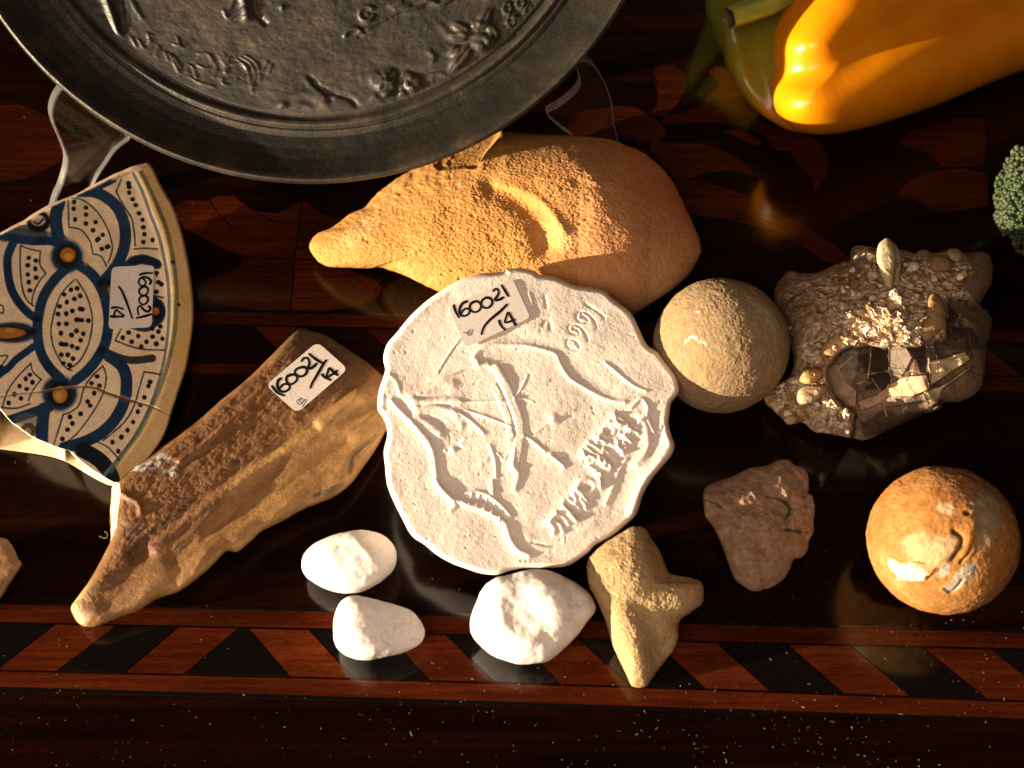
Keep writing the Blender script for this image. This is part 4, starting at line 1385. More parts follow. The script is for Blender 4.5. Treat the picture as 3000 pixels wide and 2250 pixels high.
def peb2_rel(U, V, S):
    f = Feat(U, V, FV, K)
    e = np.sqrt(np.clip(1 - S ** 4, 0, 1))
    x = U / K - 762; y = V / K - 1345
    return (-.0045 * sstep(x - .25 * y, -8, 150) * 1.0 + f.ridge([(742, 1320), (755, 1350), (775, 1390), (830, 1402)], 16, .5) + f.blob((850, 1400), 40, 20, -10, .8)) * e + rel_noise(.5, 84)(U, V, S)


solid("pebble", FV([(719, 1365), (722, 1330), (736, 1300), (762, 1287), (800, 1293), (850, 1305), (888, 1320), (912, 1345), (918, 1370), (905, 1393), (870, 1410), (830, 1420), (790, 1427), (755, 1420), (728, 1400)]),
      FV([(808, 1358)])[0], .0115, .0075, M_WHITE, N=260, M=110, p=3.2, zk=4.5e-5, relief=peb2_rel, color=white_col,
      noise=[(700, .00009, 3, .6), (160, .0004, 3, .5)], seed=2, label="white pebble with a flat top, lowest on the red striped border", cat="pebble", group="white pebbles in front of the plaster cast")


def peb3_rel(U, V, S):
    f = Feat(U, V, Pc, .4973)
    e = np.sqrt(np.clip(1 - S ** 4, 0, 1))
    z = f.blob((1080, 570), 170, 200, 10, -1.5, 2.2) + f.blob((1260, 560), 80, 180, -25, .9) + f.ridge([(920, 400), (930, 520), (950, 640), (1010, 730), (1120, 770)], 40, .7)
    z += f.blob((1420, 560), 90, 120, 0, -1.5)
    return z * e + rel_noise(.7, 85)(U, V, S)


solid("pebble", Pc([(760, 680), (768, 600), (800, 510), (850, 430), (910, 385), (1000, 365), (1080, 345), (1180, 338), (1240, 347), (1320, 385), (1400, 430), (1460, 480), (1495, 545), (1490, 590), (1450, 640), (1400, 710), (1340, 780), (1260, 850), (1200, 885), (1080, 900), (1000, 890), (900, 850), (820, 790), (775, 740)]),
      Pc([(1110, 620)])[0], .0130, .0100, M_WHITE, N=320, M=130, p=2.8, zk=5.0e-5, relief=peb3_rel, color=white_col,
      noise=[(700, .0001, 3, .6), (150, .0005, 3, .5)], seed=4, label="largest white pebble, lying left of the forked sandstone", cat="pebble", group="white pebbles in front of the plaster cast")

# ------------------------------------------------------------------ forked sandstone
M_BEIGE = stone_mat("beige_sandstone", rough=0.95, grain=1500, bstr=0.8, bdist=0.00045, lo=0.82, hi=1.12, spec=0.12, grain2=320)


def fork_rel(U, V, S):
    f = Feat(U, V, Pc, .4973)
    e = np.sqrt(np.clip(1 - S ** 5, 0, 1))
    X = unp(U, V, U * 0 + .015)
    x = (U - 1000) / .4973; y = (V - 1500) / .4973
    z = -.006 * sstep(x - 1740 - .28 * (y - 100), 0, 170) * (y < 420) * sstep(y, 520, 330)
    z += f.ridge([(1740, 560), (1830, 680), (1870, 800)], 60, -1.6) + f.ridge([(1700, 300), (1720, 500), (1700, 760), (1740, 950)], 120, 2.2)
    z += f.blob((1930, 800), 90, 130, 20, -4.0) + f.blob((2030, 480), 110, 80, 0, 1.0)
    z += f.blob((1560, 300), 110, 140, 0, .8)
    return z * e + .001 * (1.0 * fbm(X, 110, 4, .6, 91) + .28 * fbm(X, 700, 3, .65, 92) + .14 * fbm(X, 1600, 2, .6, 93))


def fork_col(U, V, X):
    n = fbm(X, 90, 4, .6, 94)
    c = np.broadcast_to(np.array([0.43, 0.305, 0.155]), U.shape + (3,)).copy()
    c = mixc(c, (0.36, 0.235, 0.13), sstep(n, .0, .5) * .7)
    return mixc(c, (0.22, 0.14, 0.08), (vnoise(X * 800, 95) > .8) * .7)


solid("forked_stone", Pc([(1447, 350), (1452, 290), (1480, 240), (1540, 190), (1620, 140), (1700, 93), (1750, 83), (1792, 100), (1822, 150), (1858, 200), (1888, 260), (1912, 320), (1932, 360), (1970, 372), (2040, 385), (2100, 402), (2130, 432), (2134, 500), (2122, 542), (2060, 590), (2005, 628), (1987, 670), (1986, 740), (1960, 810), (1912, 872), (1860, 940), (1820, 1000), (1790, 1030), (1740, 1034), (1708, 1020), (1680, 960), (1632, 860), (1590, 760), (1556, 640), (1512, 540), (1462, 440)]),
      Pc([(1730, 560)])[0], .0110, .0095, M_BEIGE, N=520, M=170, p=4.0, zk=4.2e-5, relief=fork_rel, color=fork_col, wobble=1.3, per=5, seed=6,
      label="beige gritty stone with a side prong, right of the largest white pebble", cat="stone")

# ------------------------------------------------------------------ dark stone
Rc = crop(2000, 1300, .5727)


def dark_rel(U, V, S):
    f = Feat(U, V, Rc, .5727)
    e = np.sqrt(np.clip(1 - S ** 5, 0, 1))
    X = unp(U, V, U * 0 + .01)
    z = f.ridge([(430, 270), (520, 295), (550, 340), (530, 400)], 8, -.5) + f.ridge([(520, 435), (590, 445), (650, 455)], 9, -.5)
    z += f.blob((140, 260), 40, 40, 0, .8) + f.blob((150, 310), 22, 14, 30, -1.2) + f.blob((500, 210), 110, 60, 0, .3) + f.blob((350, 500), 90, 160, 30, .9)
    z += f.ridge([(400, 160), (440, 170), (500, 130), (560, 130)], 14, -.8) + f.ridge([(270, 620), (330, 560), (420, 470)], 30, .6) + f.blob((600, 330), 60, 90, 0, .7)
    z += -.004 * sstep((U - 2000) / .5727, 420, 700)
    return z * e + .001 * (2.4 * fbm(X, 80, 4, .6, 101) - 1.6 * np.abs(fbm(X, 60, 3, .55, 105)) + .5 * fbm(X, 420, 3, .6, 102))


def dark_col(U, V, X):
    n = fbm(X, 110, 4, .6, 103); n2 = fbm(X, 420, 4, .6, 104)
    c = np.broadcast_to(np.array([0.25, 0.158, 0.100]), U.shape + (3,)).copy()
    c = mixc(c, (0.42, 0.26, 0.165), sstep(n2, .0, .5) * .8)
    c = mixc(c, (0.15, 0.075, 0.04), sstep(n, .1, .5) * .7)
    x = (U - 2000) / .5727; y = (V - 1300) / .5727
    for p, w in (([(430, 270), (520, 295), (550, 340), (530, 380)], 5), ([(525, 437), (590, 447), (645, 455)], 4), ([(120, 290), (160, 305), (200, 325)], 7)):
        d = pdist(U, V, catmull(Rc(p), False, 5)) + 9 * n2 + 6 * n
        c = mixc(c, (0.05, 0.028, 0.018), (1 - sstep(d, w * .1, w * .7)) * .8)
    return c


M_DARK = stone_mat("dull_brown_stone", rough=0.85, grain=1100, bstr=0.55, bdist=0.0004, lo=0.72, hi=1.2, spec=0.2, grain2=260)
solid("brown_stone", Rc([(105, 262), (118, 222), (180, 190), (260, 163), (340, 125), (430, 110), (490, 84), (540, 80), (572, 108), (620, 125), (640, 160), (646, 230), (640, 250), (665, 270), (676, 330), (670, 400), (670, 450), (645, 500), (640, 540), (612, 580), (570, 593), (550, 640), (520, 690), (470, 728), (420, 745), (360, 756), (310, 728), (265, 690), (230, 600), (200, 520), (160, 430), (115, 370), (107, 310)]),
      Rc([(410, 400)])[0], .0080, .0062, M_DARK, N=420, M=140, p=4.2, zk=3.6e-5, relief=dark_rel, color=dark_col, wobble=1.6, per=5, seed=8,
      label="unlit dull brown wedge-shaped stone between the forked stone and the rusty ball", cat="stone")

# ------------------------------------------------------------------ stone balls
def ball(name, uv, rpx, mat, colfn, relfn, **kw):
    import bmesh
    z = .02
    for _ in range(20):
        p = unp(uv[0], uv[1], z)
        depth = (p - CAM) @ FW
        rr = math.hypot(uv[0] - 1500, uv[1] - 1125) / FPX
        R = rpx * depth / FPX * .985
        z = R
    bm = bmesh.new()
    bmesh.ops.create_icosphere(bm, subdivisions=8, radius=1.0)
    bm.verts.ensure_lookup_table()
    n = np.array([v.co[:] for v in bm.verts])
    F = np.array([[v.index for v in f.verts] for f in bm.faces])
    bm.free()
    c = np.array(p)
    X = c + n * R
    pu, pv = proj(X)
    front = (n @ (CAM - c)) > 0
    r = relfn(pu, pv, X, n, front)
    X = X + n * r[:, None]
    X[:, 2] = np.maximum(X[:, 2], 0.0002)
    me = mesh_np(name, X, [F], True, colfn(pu, pv, X, front))
    return link(name, me, mat, loc=(float(c[0]), float(c[1]), 0.0), **kw)


def b1_rel(u, v, X, n, fr):
    return .001 * (.55 * fbm(X, 45, 3, .5, 111) + .32 * fbm(X, 330, 4, .7, 112) + .22 * fbm(X, 1100, 3, .65, 113))


def b1_col(u, v, X, fr):
    n_ = fbm(X, 70, 4, .6, 114); n2 = fbm(X, 500, 3, .6, 115)
    c = np.broadcast_to(np.array([0.30, 0.212, 0.115]), X.shape).copy()
    c = mixc(c, (0.24, 0.16, 0.088), sstep(n_, 0, .5) * .7)
    d = np.minimum(pdist(u, v, Gc([(0, 790), (60, 740), (150, 790)])), pdist(u, v, Gc([(70, 570), (100, 580)]))) + 8 * n2
    c = mixc(c, (0.72, 0.66, 0.52), (1 - sstep(d, 2, 7)) * (n2 > -.1) * fr * .9)
    d = pdist(u, v, Gc([(430, 500), (520, 560), (610, 720)])) + 25 * n_
    return mixc(c, (0.45, 0.36, 0.27), (1 - sstep(d, 5, 22)) * .5 * fr)


Gc = crop(2000, 650, .4521)
ball("stone_ball", (1557 * K, 746 * K), 147 * K, M_BEIGE, b1_col, b1_rel, label="smooth grey-beige stone ball touching the right edge of the plaster cast", cat="stone ball")


def b2_rel(u, v, X, n, fr):
    f = Feat(u, v, Rc, .5727)
    z = .001 * (.7 * fbm(X, 40, 3, .5, 121) + .55 * fbm(X, 220, 5, .65, 122))
    z += fr * (f.ridge([(1380, 590), (1420, 530), (1430, 480), (1390, 450)], 13, -1.2) + f.ridge([(1450, 350), (1480, 400), (1470, 470), (1440, 560)], 30, .6) + f.blob((1455, 355), 14, 11, 0, -1.8)
               + f.ridge([(1340, 745), (1370, 765), (1400, 740), (1430, 700)], 6, -.9) + f.ridge([(1420, 610), (1460, 560), (1480, 520)], 7, -.8) + f.blob((1290, 560), 110, 90, 20, .8)
               + f.blob((1150, 640), 80, 40, 20, .5) + f.ridge([(1050, 600), (1100, 590), (1180, 610)], 8, -.5) + f.blob((1255, 685), 8, 8, 0, -1.4) + f.ridge([(1260, 690), (1300, 640), (1310, 640)], 6, -.7)
               + f.ridge([(1110, 480), (1130, 460), (1170, 450)], 6, -.5))
    return z + .001 * .10 * fbm(X, 1100, 2, .6, 123)


def b2_col(u, v, X, fr):
    n_ = fbm(X, 70, 4, .6, 124); n2 = fbm(X, 380, 4, .6, 125)
    c = np.broadcast_to(np.array([0.36, 0.165, 0.047]), X.shape).copy()
    c = mixc(c, (0.34, 0.13, 0.035), sstep(n_ + .45 * n2, .0, .40) * .85)
    c = mixc(c, (0.46, 0.26, 0.095), sstep(-n_, .1, .5) * .7)
    def patch(poly, col, a=1.0, soft=4):
        nonlocal c
        s = sdist(u, v, catmull(Rc(poly), True, 5)) + 16 * n2
        c = mixc(c, col, sstep(s, -soft, soft) * a * fr)
    patch([(1470, 270), (1540, 200), (1600, 260), (1630, 360), (1600, 470), (1545, 540), (1500, 440)], (0.27, 0.20, 0.12), .9)
    patch([(1110, 480), (1200, 450), (1300, 480), (1400, 470), (1400, 540), (1330, 600), (1240, 640), (1150, 560)], (0.48, 0.35, 0.19), .75, 14)
    patch([(1055, 595), (1120, 605), (1220, 630), (1250, 670), (1180, 695), (1100, 680)], (0.66, 0.58, 0.45), .9, 7)
    patch([(1340, 745), (1380, 680), (1430, 630), (1495, 625), (1500, 680), (1450, 715), (1400, 755)], (0.36, 0.31, 0.23), .95, 3)
    patch([(1295, 665), (1330, 615), (1370, 620), (1350, 670), (1310, 690)], (0.38, 0.34, 0.28), .8, 3)
    patch([(1310, 320), (1370, 310), (1390, 350), (1330, 360)], (0.55, 0.42, 0.25), .7, 8)
    patch([(1260, 140), (1400, 130), (1560, 190), (1560, 260), (1400, 300), (1330, 220)], (0.28, 0.13, 0.05), .6, 10)
    for p, w in (([(1380, 590), (1425, 530), (1425, 480), (1385, 448)], 8), ([(1340, 740), (1365, 765), (1400, 745)], 4), ([(1420, 610), (1460, 560)], 4), ([(1260, 690), (1310, 640)], 3.5), ([(1190, 600), (1240, 610)], 2.5), ([(1445, 350), (1465, 360)], 7), ([(1110, 190), (1120, 200)], 6)):
        d = pdist(u, v, Rc(p)) + 3 * n2
        c = mixc(c, (0.07, 0.03, 0.012), (1 - sstep(d, w * .3, w * .8)) * .85 * fr)
    return c


M_RUST = stone_mat("rusty_ball_crust", rough=0.88, grain=900, bstr=0.55, bdist=0.0004, lo=0.66, hi=1.2, spec=0.12, grain2=240)
ball("stone_ball", (2036 * K, 1166 * K), 160 * K, M_RUST, b2_col, b2_rel, label="rusty orange ball with flaking crust and a white spot at lower right", cat="stone ball")

# ------------------------------------------------------------------ conglomerate
G_OUT = Gc([(592, 500), (602, 420), (650, 350), (700, 318), (760, 330), (850, 332), (900, 318), (960, 292), (1040, 258), (1082, 248), (1088, 200), (1112, 157), (1180, 155), (1250, 172), (1300, 200), (1400, 185), (1430, 183), (1500, 205), (1530, 185), (1580, 183), (1620, 202), (1690, 192), (1740, 170), (1790, 180), (1828, 202), (1950, 195), (1990, 230), (2012, 300), (2000, 400), (1960, 470), (1930, 540), (1975, 572), (2002, 640), (1990, 740), (1972, 800), (1966, 900), (1945, 1040), (1900, 1110), (1800, 1165), (1695, 1172), (1670, 1212), (1560, 1252), (1430, 1302), (1350, 1342), (1240, 1392), (1172, 1415), (1100, 1400), (1030, 1390), (930, 1372), (850, 1360), (780, 1300), (690, 1310), (620, 1252), (525, 1150), (600, 1060), (690, 1000), (720, 920), (700, 800), (640, 640)])
BIGF = Gc([(1035, 830), (1200, 800), (1400, 805), (1560, 790), (1640, 760), (1700, 740), (1700, 520), (1760, 480), (1930, 520), (2100, 600), (2060, 900), (2000, 1130), (1750, 1230), (1560, 1320), (1172, 1480), (1090, 1390), (1100, 1250), (1010, 1180), (950, 1080), (930, 950)])
LOBE = Gc([(1830, 190), (1960, 180), (2040, 300), (2000, 430), (1930, 560), (1850, 470), (1790, 400), (1870, 330)])


FA = [(1040, 840), (1145, 828), (1135, 960), (1105, 1045), (1060, 1040), (1010, 930)]
FB = [(1148, 815), (1335, 812), (1335, 960), (1352, 1040), (1330, 1110), (1250, 1130), (1200, 1180), (1130, 1060), (1125, 980)]
FC = [(1340, 808), (1450, 812), (1490, 880), (1450, 960), (1400, 1030), (1355, 1030), (1338, 930)]
FD = [(1452, 815), (1572, 798), (1590, 900), (1580, 980), (1500, 960), (1492, 870)]
FE = [(1575, 798), (1700, 768), (1830, 755), (1832, 835), (1600, 918)]
FF = [(925, 950), (1010, 928), (1060, 1045), (1130, 1090), (1122, 1205), (1060, 1190), (955, 1080)]
FG = [(1352, 1045), (1450, 1000), (1585, 990), (1610, 1080), (1500, 1130), (1330, 1135), (1250, 1190), (1150, 1230), (1130, 1165), (1260, 1120)]
FH = [(1200, 1285), (1330, 1200), (1560, 1160), (1685, 1170), (1600, 1235), (1430, 1305), (1300, 1355), (1180, 1405), (1150, 1300)]


def g_base(U, V):
    x = (U - 2000) / .4521; y = (V - 650) / .4521
    top = .043 - .013 * ((x - 1560) / 800) ** 2
    yc = 620
    z = top - .010 * (np.clip(yc - y, 0, 900) / 450) ** 1.6 - .018 * (np.clip(y - yc, 0, 900) / 650) ** 1.7
    return np.clip(z, .004, None)


def g_planes(U, V):
    x = (U - 2000) / .4521; y = (V - 650) / .4521
    pl = [(.036, 1300, 800, .000000, -.000014), (.034, 1100, 1000, .000045, -.000012), (.033, 1250, 1050, -.000012, -.000020), (.030, 1500, 1000, .000022, -.00004),
          (.024, 1350, 1250, .000012, -.00006), (.036, 1650, 900, -.000010, -.000020), (.030, 1800, 1000, -.000032, -.000036), (.036, 1850, 750, -.000030, .000012)]
    z = np.full(U.shape, 9.0)
    for (z0, x0, y0, a, b) in pl:
        z = np.minimum(z, z0 + a * (x - x0) + b * (y - y0))
    return np.clip(z, .003, None)


def cong_z(U, V, S):
    X = unp(U, V, U * 0 + .03)
    X2 = X + .0025 * np.stack([fbm(X, 200, 2, .5, 141), fbm(X, 200, 2, .5, 142), U * 0], -1)
    e = np.sqrt(np.clip(1 - S ** 6, 0, 1))
    base = g_base(U, V)
    d1, i1, s1 = worley(X2 * [1, 1, 0], 210, 31)
    d2, i2, s2 = worley(X2 * [1, 1, 0], 520, 41)
    d3, i3, s3 = worley(X2 * [1, 1, 0], 1100, 51)
    m = base + .001 * (5.0 * (i1 - .45) * (1 - sstep(d1, .3, .7)) + 3.4 * fbm(X, 70, 3, .6, 143) + 2.6 * (1 - np.clip(d2 * 1.1, 0, 1)) * (.2 + i2) + 1.0 * (1 - np.clip(d3, 0, 1)) + .4 * fbm(X, 900, 2, .6, 144))
    gx = U + 26 * fbm(X, 60, 2, .5, 148); gy = V + 26 * fbm(X, 60, 2, .5, 149)
    fl = g_planes(gx, gy) - .0012 * np.abs(fbm(X, 130, 2, .5, 150)) * 2 + .001 * (.7 * np.abs(fbm(X, 90, 3, .5, 145)) + .12 * fbm(X, 500, 3, .6, 146))
    dcell, ic, sc = worley(X2 * [1, 1, 0], 95, 61)
    fl += .001 * (.7 * (ic - .5)) - .0003 * (1 - sstep(sc - dcell, 0, .04))
    sdf = sdist(U, V, catmull(BIGF, True, 5))
    w = sstep(sdf + 9 * fbm(X, 160, 3, .6, 154), -6, 12)
    z = m * (1 - w) + fl * w
    sl = sdist(U, V, catmull(LOBE, True, 5))
    w2 = sstep(sl, -4, 6)
    lobe = base + .0025 + .001 * (.9 * fbm(X, 80, 2, .5, 147))
    z = z * (1 - w2) + lobe * w2
    f = Feat(U, V, Gc, .4521)
    xx = (U - 2000) / .4521; yy = (V - 650) / .4521
    def facet(poly, x0, y0, a, b, h=0.0):
        s_ = sstep(sdist(U, V, Gc(poly)), -1.5, 2.5)
        return s_ * .001 * (h + a * (xx - x0) / 100 + b * (yy - y0) / 100)
    z += facet(FA, 1080, 930, 1.5, .1, .2) + facet(FB, 1240, 960, -.8, .5, -.5) + facet(FC, 1410, 920, 1.4, -.3, .3) + facet(FD, 1530, 890, -1.0, .2, -.2)
    z += facet(FE, 1700, 840, -.5, -.5, .3) + facet(FF, 1030, 1060, 1.8, .2, .3) + facet(FG, 1370, 1090, 1.3, -.3, .5) + facet(FH, 1400, 1270, -.2, 1.2, -.4)
    SL1 = [(1600, 920), (1830, 835), (1870, 890), (1700, 1000), (1600, 1060), (1610, 980)]; SL2 = [(1560, 1110), (1700, 1050), (1870, 930), (1860, 960), (1690, 1080), (1650, 1180), (1600, 1190)]
    z += facet(SL1, 1720, 940, 1.5, -.6, .4) + facet(SL2, 1680, 1080, 1.6, -.5, .2)
    z += f.blob((1300, 620), 260, 170, 10, 3.0, 3) + f.blob((1050, 760), 120, 120, 0, 1.5)
    # sandy slab stuck on the flint
    z += f.area([(1600, 920), (1830, 835), (1870, 890), (1700, 1000), (1600, 1060), (1610, 980)], 1.6, 8)
    z += f.area([(1560, 1110), (1700, 1050), (1870, 930), (1860, 960), (1690, 1080), (1650, 1180), (1600, 1190)], 1.8, 6)
    z += f.area([(1000, 290), (1100, 240), (1230, 220), (1200, 330), (1100, 430), (1030, 500), (1000, 420)], 2.0, 14)
    zl = np.clip(.42 * z, .003, None)
    return zl + (z - zl) * e


def cong_col(U, V, X):
    x = (U - 2000) / .4521; y = (V - 650) / .4521
    X2 = X + .0025 * np.stack([fbm(X, 200, 2, .5, 141), fbm(X, 200, 2, .5, 142), U * 0], -1)
    X2 = X2 * [1, 1, 0]
    d1, i1, s1 = worley(X2, 210, 31); d2, i2, s2 = worley(X2, 520, 41)
    n = fbm(X, 90, 4, .6, 151); n2 = fbm(X, 500, 4, .6, 152)
    c = np.broadcast_to(np.array([0.56, 0.40, 0.235]), U.shape + (3,)).copy()
    c = mixc(c, (0.74, 0.64, 0.50), (i2 > .55) * .8)
    c = mixc(c, (0.24, 0.15, 0.085), (i2 < .28) * .8)
    c = mixc(c, (0.40, 0.245, 0.12), sstep(n, .0, .4) * .55)
    c = mixc(c, (0.20, 0.115, 0.06), sstep(1000 - x + 80 * n, 0, 250) * sstep(900 - y, 0, 300) * .75)  # shade from the stone ball put into the colour, upper left
    sdf = sdist(U, V, catmull(BIGF, True, 5)) + 6 * n2 + 9 * fbm(X, 160, 3, .6, 154)
    w = sstep(sdf, -1, 4)
    dcell, ic, sc = worley(X2, 95, 61)
    fc = np.broadcast_to(np.array([0.085, 0.055, 0.038]), U.shape + (3,)).copy()
    fc = mixc(fc, (0.16, 0.11, 0.08), sstep(ic + .3 * n, .45, .75))
    fc = mixc(fc, (0.045, 0.032, 0.028), sstep(.35 - ic + .2 * n, 0, .2))
    fc = mixc(fc, (0.48, 0.36, 0.23), (1 - sstep(sc - dcell + .08 * n2, 0.0, .03)) * .45)
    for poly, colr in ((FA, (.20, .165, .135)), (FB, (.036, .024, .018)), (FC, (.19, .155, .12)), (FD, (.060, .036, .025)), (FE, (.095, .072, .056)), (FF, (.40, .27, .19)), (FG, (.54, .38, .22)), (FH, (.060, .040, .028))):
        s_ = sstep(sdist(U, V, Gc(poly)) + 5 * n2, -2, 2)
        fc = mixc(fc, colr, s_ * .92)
    for ln in ([(1218, 812), (1215, 900), (1200, 1010)], [(1340, 812), (1350, 950), (1352, 1060)], [(1490, 965), (1470, 1060), (1430, 1190)], [(1230, 1020), (1290, 1110)], [(1395, 930), (1420, 980), (1490, 960)], [(1130, 1050), (1190, 1030)], [(1590, 880), (1600, 1000), (1620, 1080)], [(1300, 1150), (1320, 1260)], [(1145, 835), (1000, 960)], [(1420, 1180), (1440, 1280)]):
        dl = pdist(U, V, catmull(Gc(ln), False, 4)) + 2.5 * n2
        fc = mixc(fc, (0.55, 0.42, 0.27), (1 - sstep(dl, .3, 2.0)) * .8)
    crust = .35 * sstep(fbm(X, 60, 4, .6, 153) + .3 * n2 + .45 * sstep(y, 1060, 1130) * (1 - sstep(y, 1200, 1260)) + .35 * sstep(1010 - x, 0, 60), .22, .38)
    fc = mixc(fc, (0.42, 0.30, 0.20), crust * .85)
    fc = mixc(fc, (0.30, 0.185, 0.11), sstep(x, 1650, 1750) * .7 * (y > 830))
    ed = (1 - sstep(np.abs(sdf - 3), 1, 5)) * (y < 900)
    fc = mixc(fc, (0.55, 0.42, 0.25), ed * .8 * (x > 1100))
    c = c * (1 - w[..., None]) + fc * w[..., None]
    for poly in ([(1600, 920), (1830, 835), (1870, 890), (1700, 1000), (1600, 1060), (1610, 980)], [(1560, 1110), (1700, 1050), (1870, 930), (1860, 960), (1690, 1080), (1650, 1180), (1600, 1190)]):
        s = sstep(sdist(U, V, Gc(poly)) + 4 * n2, -2, 3)
        c = mixc(c, (0.56, 0.43, 0.25), s)
    s = sstep(sdist(U, V, catmull(LOBE, True, 5)) + 4 * n2, -3, 4)
    lc = np.array([0.26, 0.165, 0.095])
    c = mixc(c, lc, s * .9)
    s = sstep(sdist(U, V, Gc([(1000, 290), (1100, 240), (1230, 220), (1200, 330), (1100, 430), (1030, 500), (1000, 420)])), -6, 6)
    c = mixc(c, (0.30, 0.18, 0.10), s * .8)
    return c


M_CONG = stone_mat("conglomerate", rough=0.88, grain=1300, bstr=0.7, bdist=0.0005, lo=0.72, hi=1.2, spec=0.14, grain2=300)
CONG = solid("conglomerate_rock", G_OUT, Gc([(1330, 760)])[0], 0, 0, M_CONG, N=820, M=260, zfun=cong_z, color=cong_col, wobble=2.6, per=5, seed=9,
             label="lumpy pebble conglomerate with a grey flint face and an upright pale pebble, right side", cat="rock")


def cpeb(pts, dz, h, color, mat=M_BEIGE, seed=0, label=None, zk=3e-5, p=3.0, hb=.006, mp=Gc):
    P = mp(pts)
    c = P.mean(0)
    z0 = float(g_base(np.array(c[0]), np.array(c[1]))) + dz
    def colf(U, V, X):
        n = fbm(X, 300, 4, .6, seed + 160)
        cc = np.broadcast_to(np.array(color, float), U.shape + (3,)).copy()
        return mixc(cc, tuple(.5 * np.array(color)), sstep(n, .15, .5) * .6)
    return solid("embedded_pebble", P, c, z0, h, mat, N=150, M=40, p=p, zk=zk, color=colf, noise=[(300, .0004, 3, .6), (1000, .00012, 2, .6)], zmin=max(z0 - .012, .001), hb=hb, per=4, seed=seed, parent=CONG, label=label)


cpeb([(1258, 200), (1272, 140), (1320, 106), (1350, 120), (1372, 160), (1385, 250), (1375, 340), (1362, 430), (1330, 437), (1295, 380), (1262, 290)], .0075, .0045, (0.60, 0.50, 0.29), seed=1, label="upright pale pebble", p=4)
cpeb([(1350, 120), (1385, 150), (1412, 200), (1420, 280), (1412, 360), (1400, 435), (1365, 435), (1378, 340), (1388, 250), (1375, 170)], .005, .002, (0.40, 0.30, 0.18), seed=2)
cpeb([(1600, 480), (1640, 462), (1690, 520), (1708, 600), (1705, 680), (1640, 745), (1560, 785), (1520, 740), (1530, 660), (1575, 570)], .001, .004, (0.36, 0.22, 0.11), seed=3)
cpeb([(895, 840), (920, 790), (985, 730), (1040, 745), (1058, 790), (1010, 850), (970, 870), (920, 862)], .001, .003, (0.52, 0.34, 0.16), seed=4, p=6)
cpeb([(755, 990), (780, 950), (850, 945), (905, 960), (908, 1000), (860, 1045), (800, 1052), (760, 1030)], .003, .004, (0.50, 0.33, 0.13), seed=5)
cpeb([(740, 1130), (770, 1075), (850, 1055), (930, 1060), (935, 1090), (880, 1150), (820, 1180), (760, 1180)], .005, .004, (0.50, 0.38, 0.22), seed=6)
cpeb([(1455, 620), (1480, 592), (1530, 600), (1535, 640), (1500, 668), (1465, 655)], .001, .003, (0.55, 0.45, 0.33), seed=7)
cpeb([(1240, 300), (1225, 290), (1245, 265), (1262, 290), (1255, 320)], .003, .002, (0.45, 0.34, 0.22), seed=8)
cpeb([(1600, 270), (1630, 220), (1700, 225), (1745, 270), (1735, 310), (1660, 330), (1610, 310)], .002, .003, (0.30, 0.19, 0.10), seed=10)
cpeb([(1710, 200), (1740, 172), (1790, 182), (1818, 225), (1790, 262), (1730, 250)], .002, .003, (0.36, 0.26, 0.17), seed=11)
cpeb([(1465, 280), (1500, 255), (1535, 275), (1530, 310), (1490, 320)], .002, .003, (0.74, 0.66, 0.55), seed=12)
cpeb([(1190, 600), (1185, 565), (1225, 560), (1240, 600), (1215, 620)], -.002, .002, (0.30, 0.20, 0.09), seed=13)
cpeb([(1805, 320), (1835, 300), (1850, 340), (1820, 360)], .002, .002, (0.55, 0.36, 0.18), seed=14)
cpeb([(655, 1280), (690, 1250), (740, 1270), (720, 1308), (680, 1312)], .002, .002, (0.50, 0.34, 0.19), seed=15)

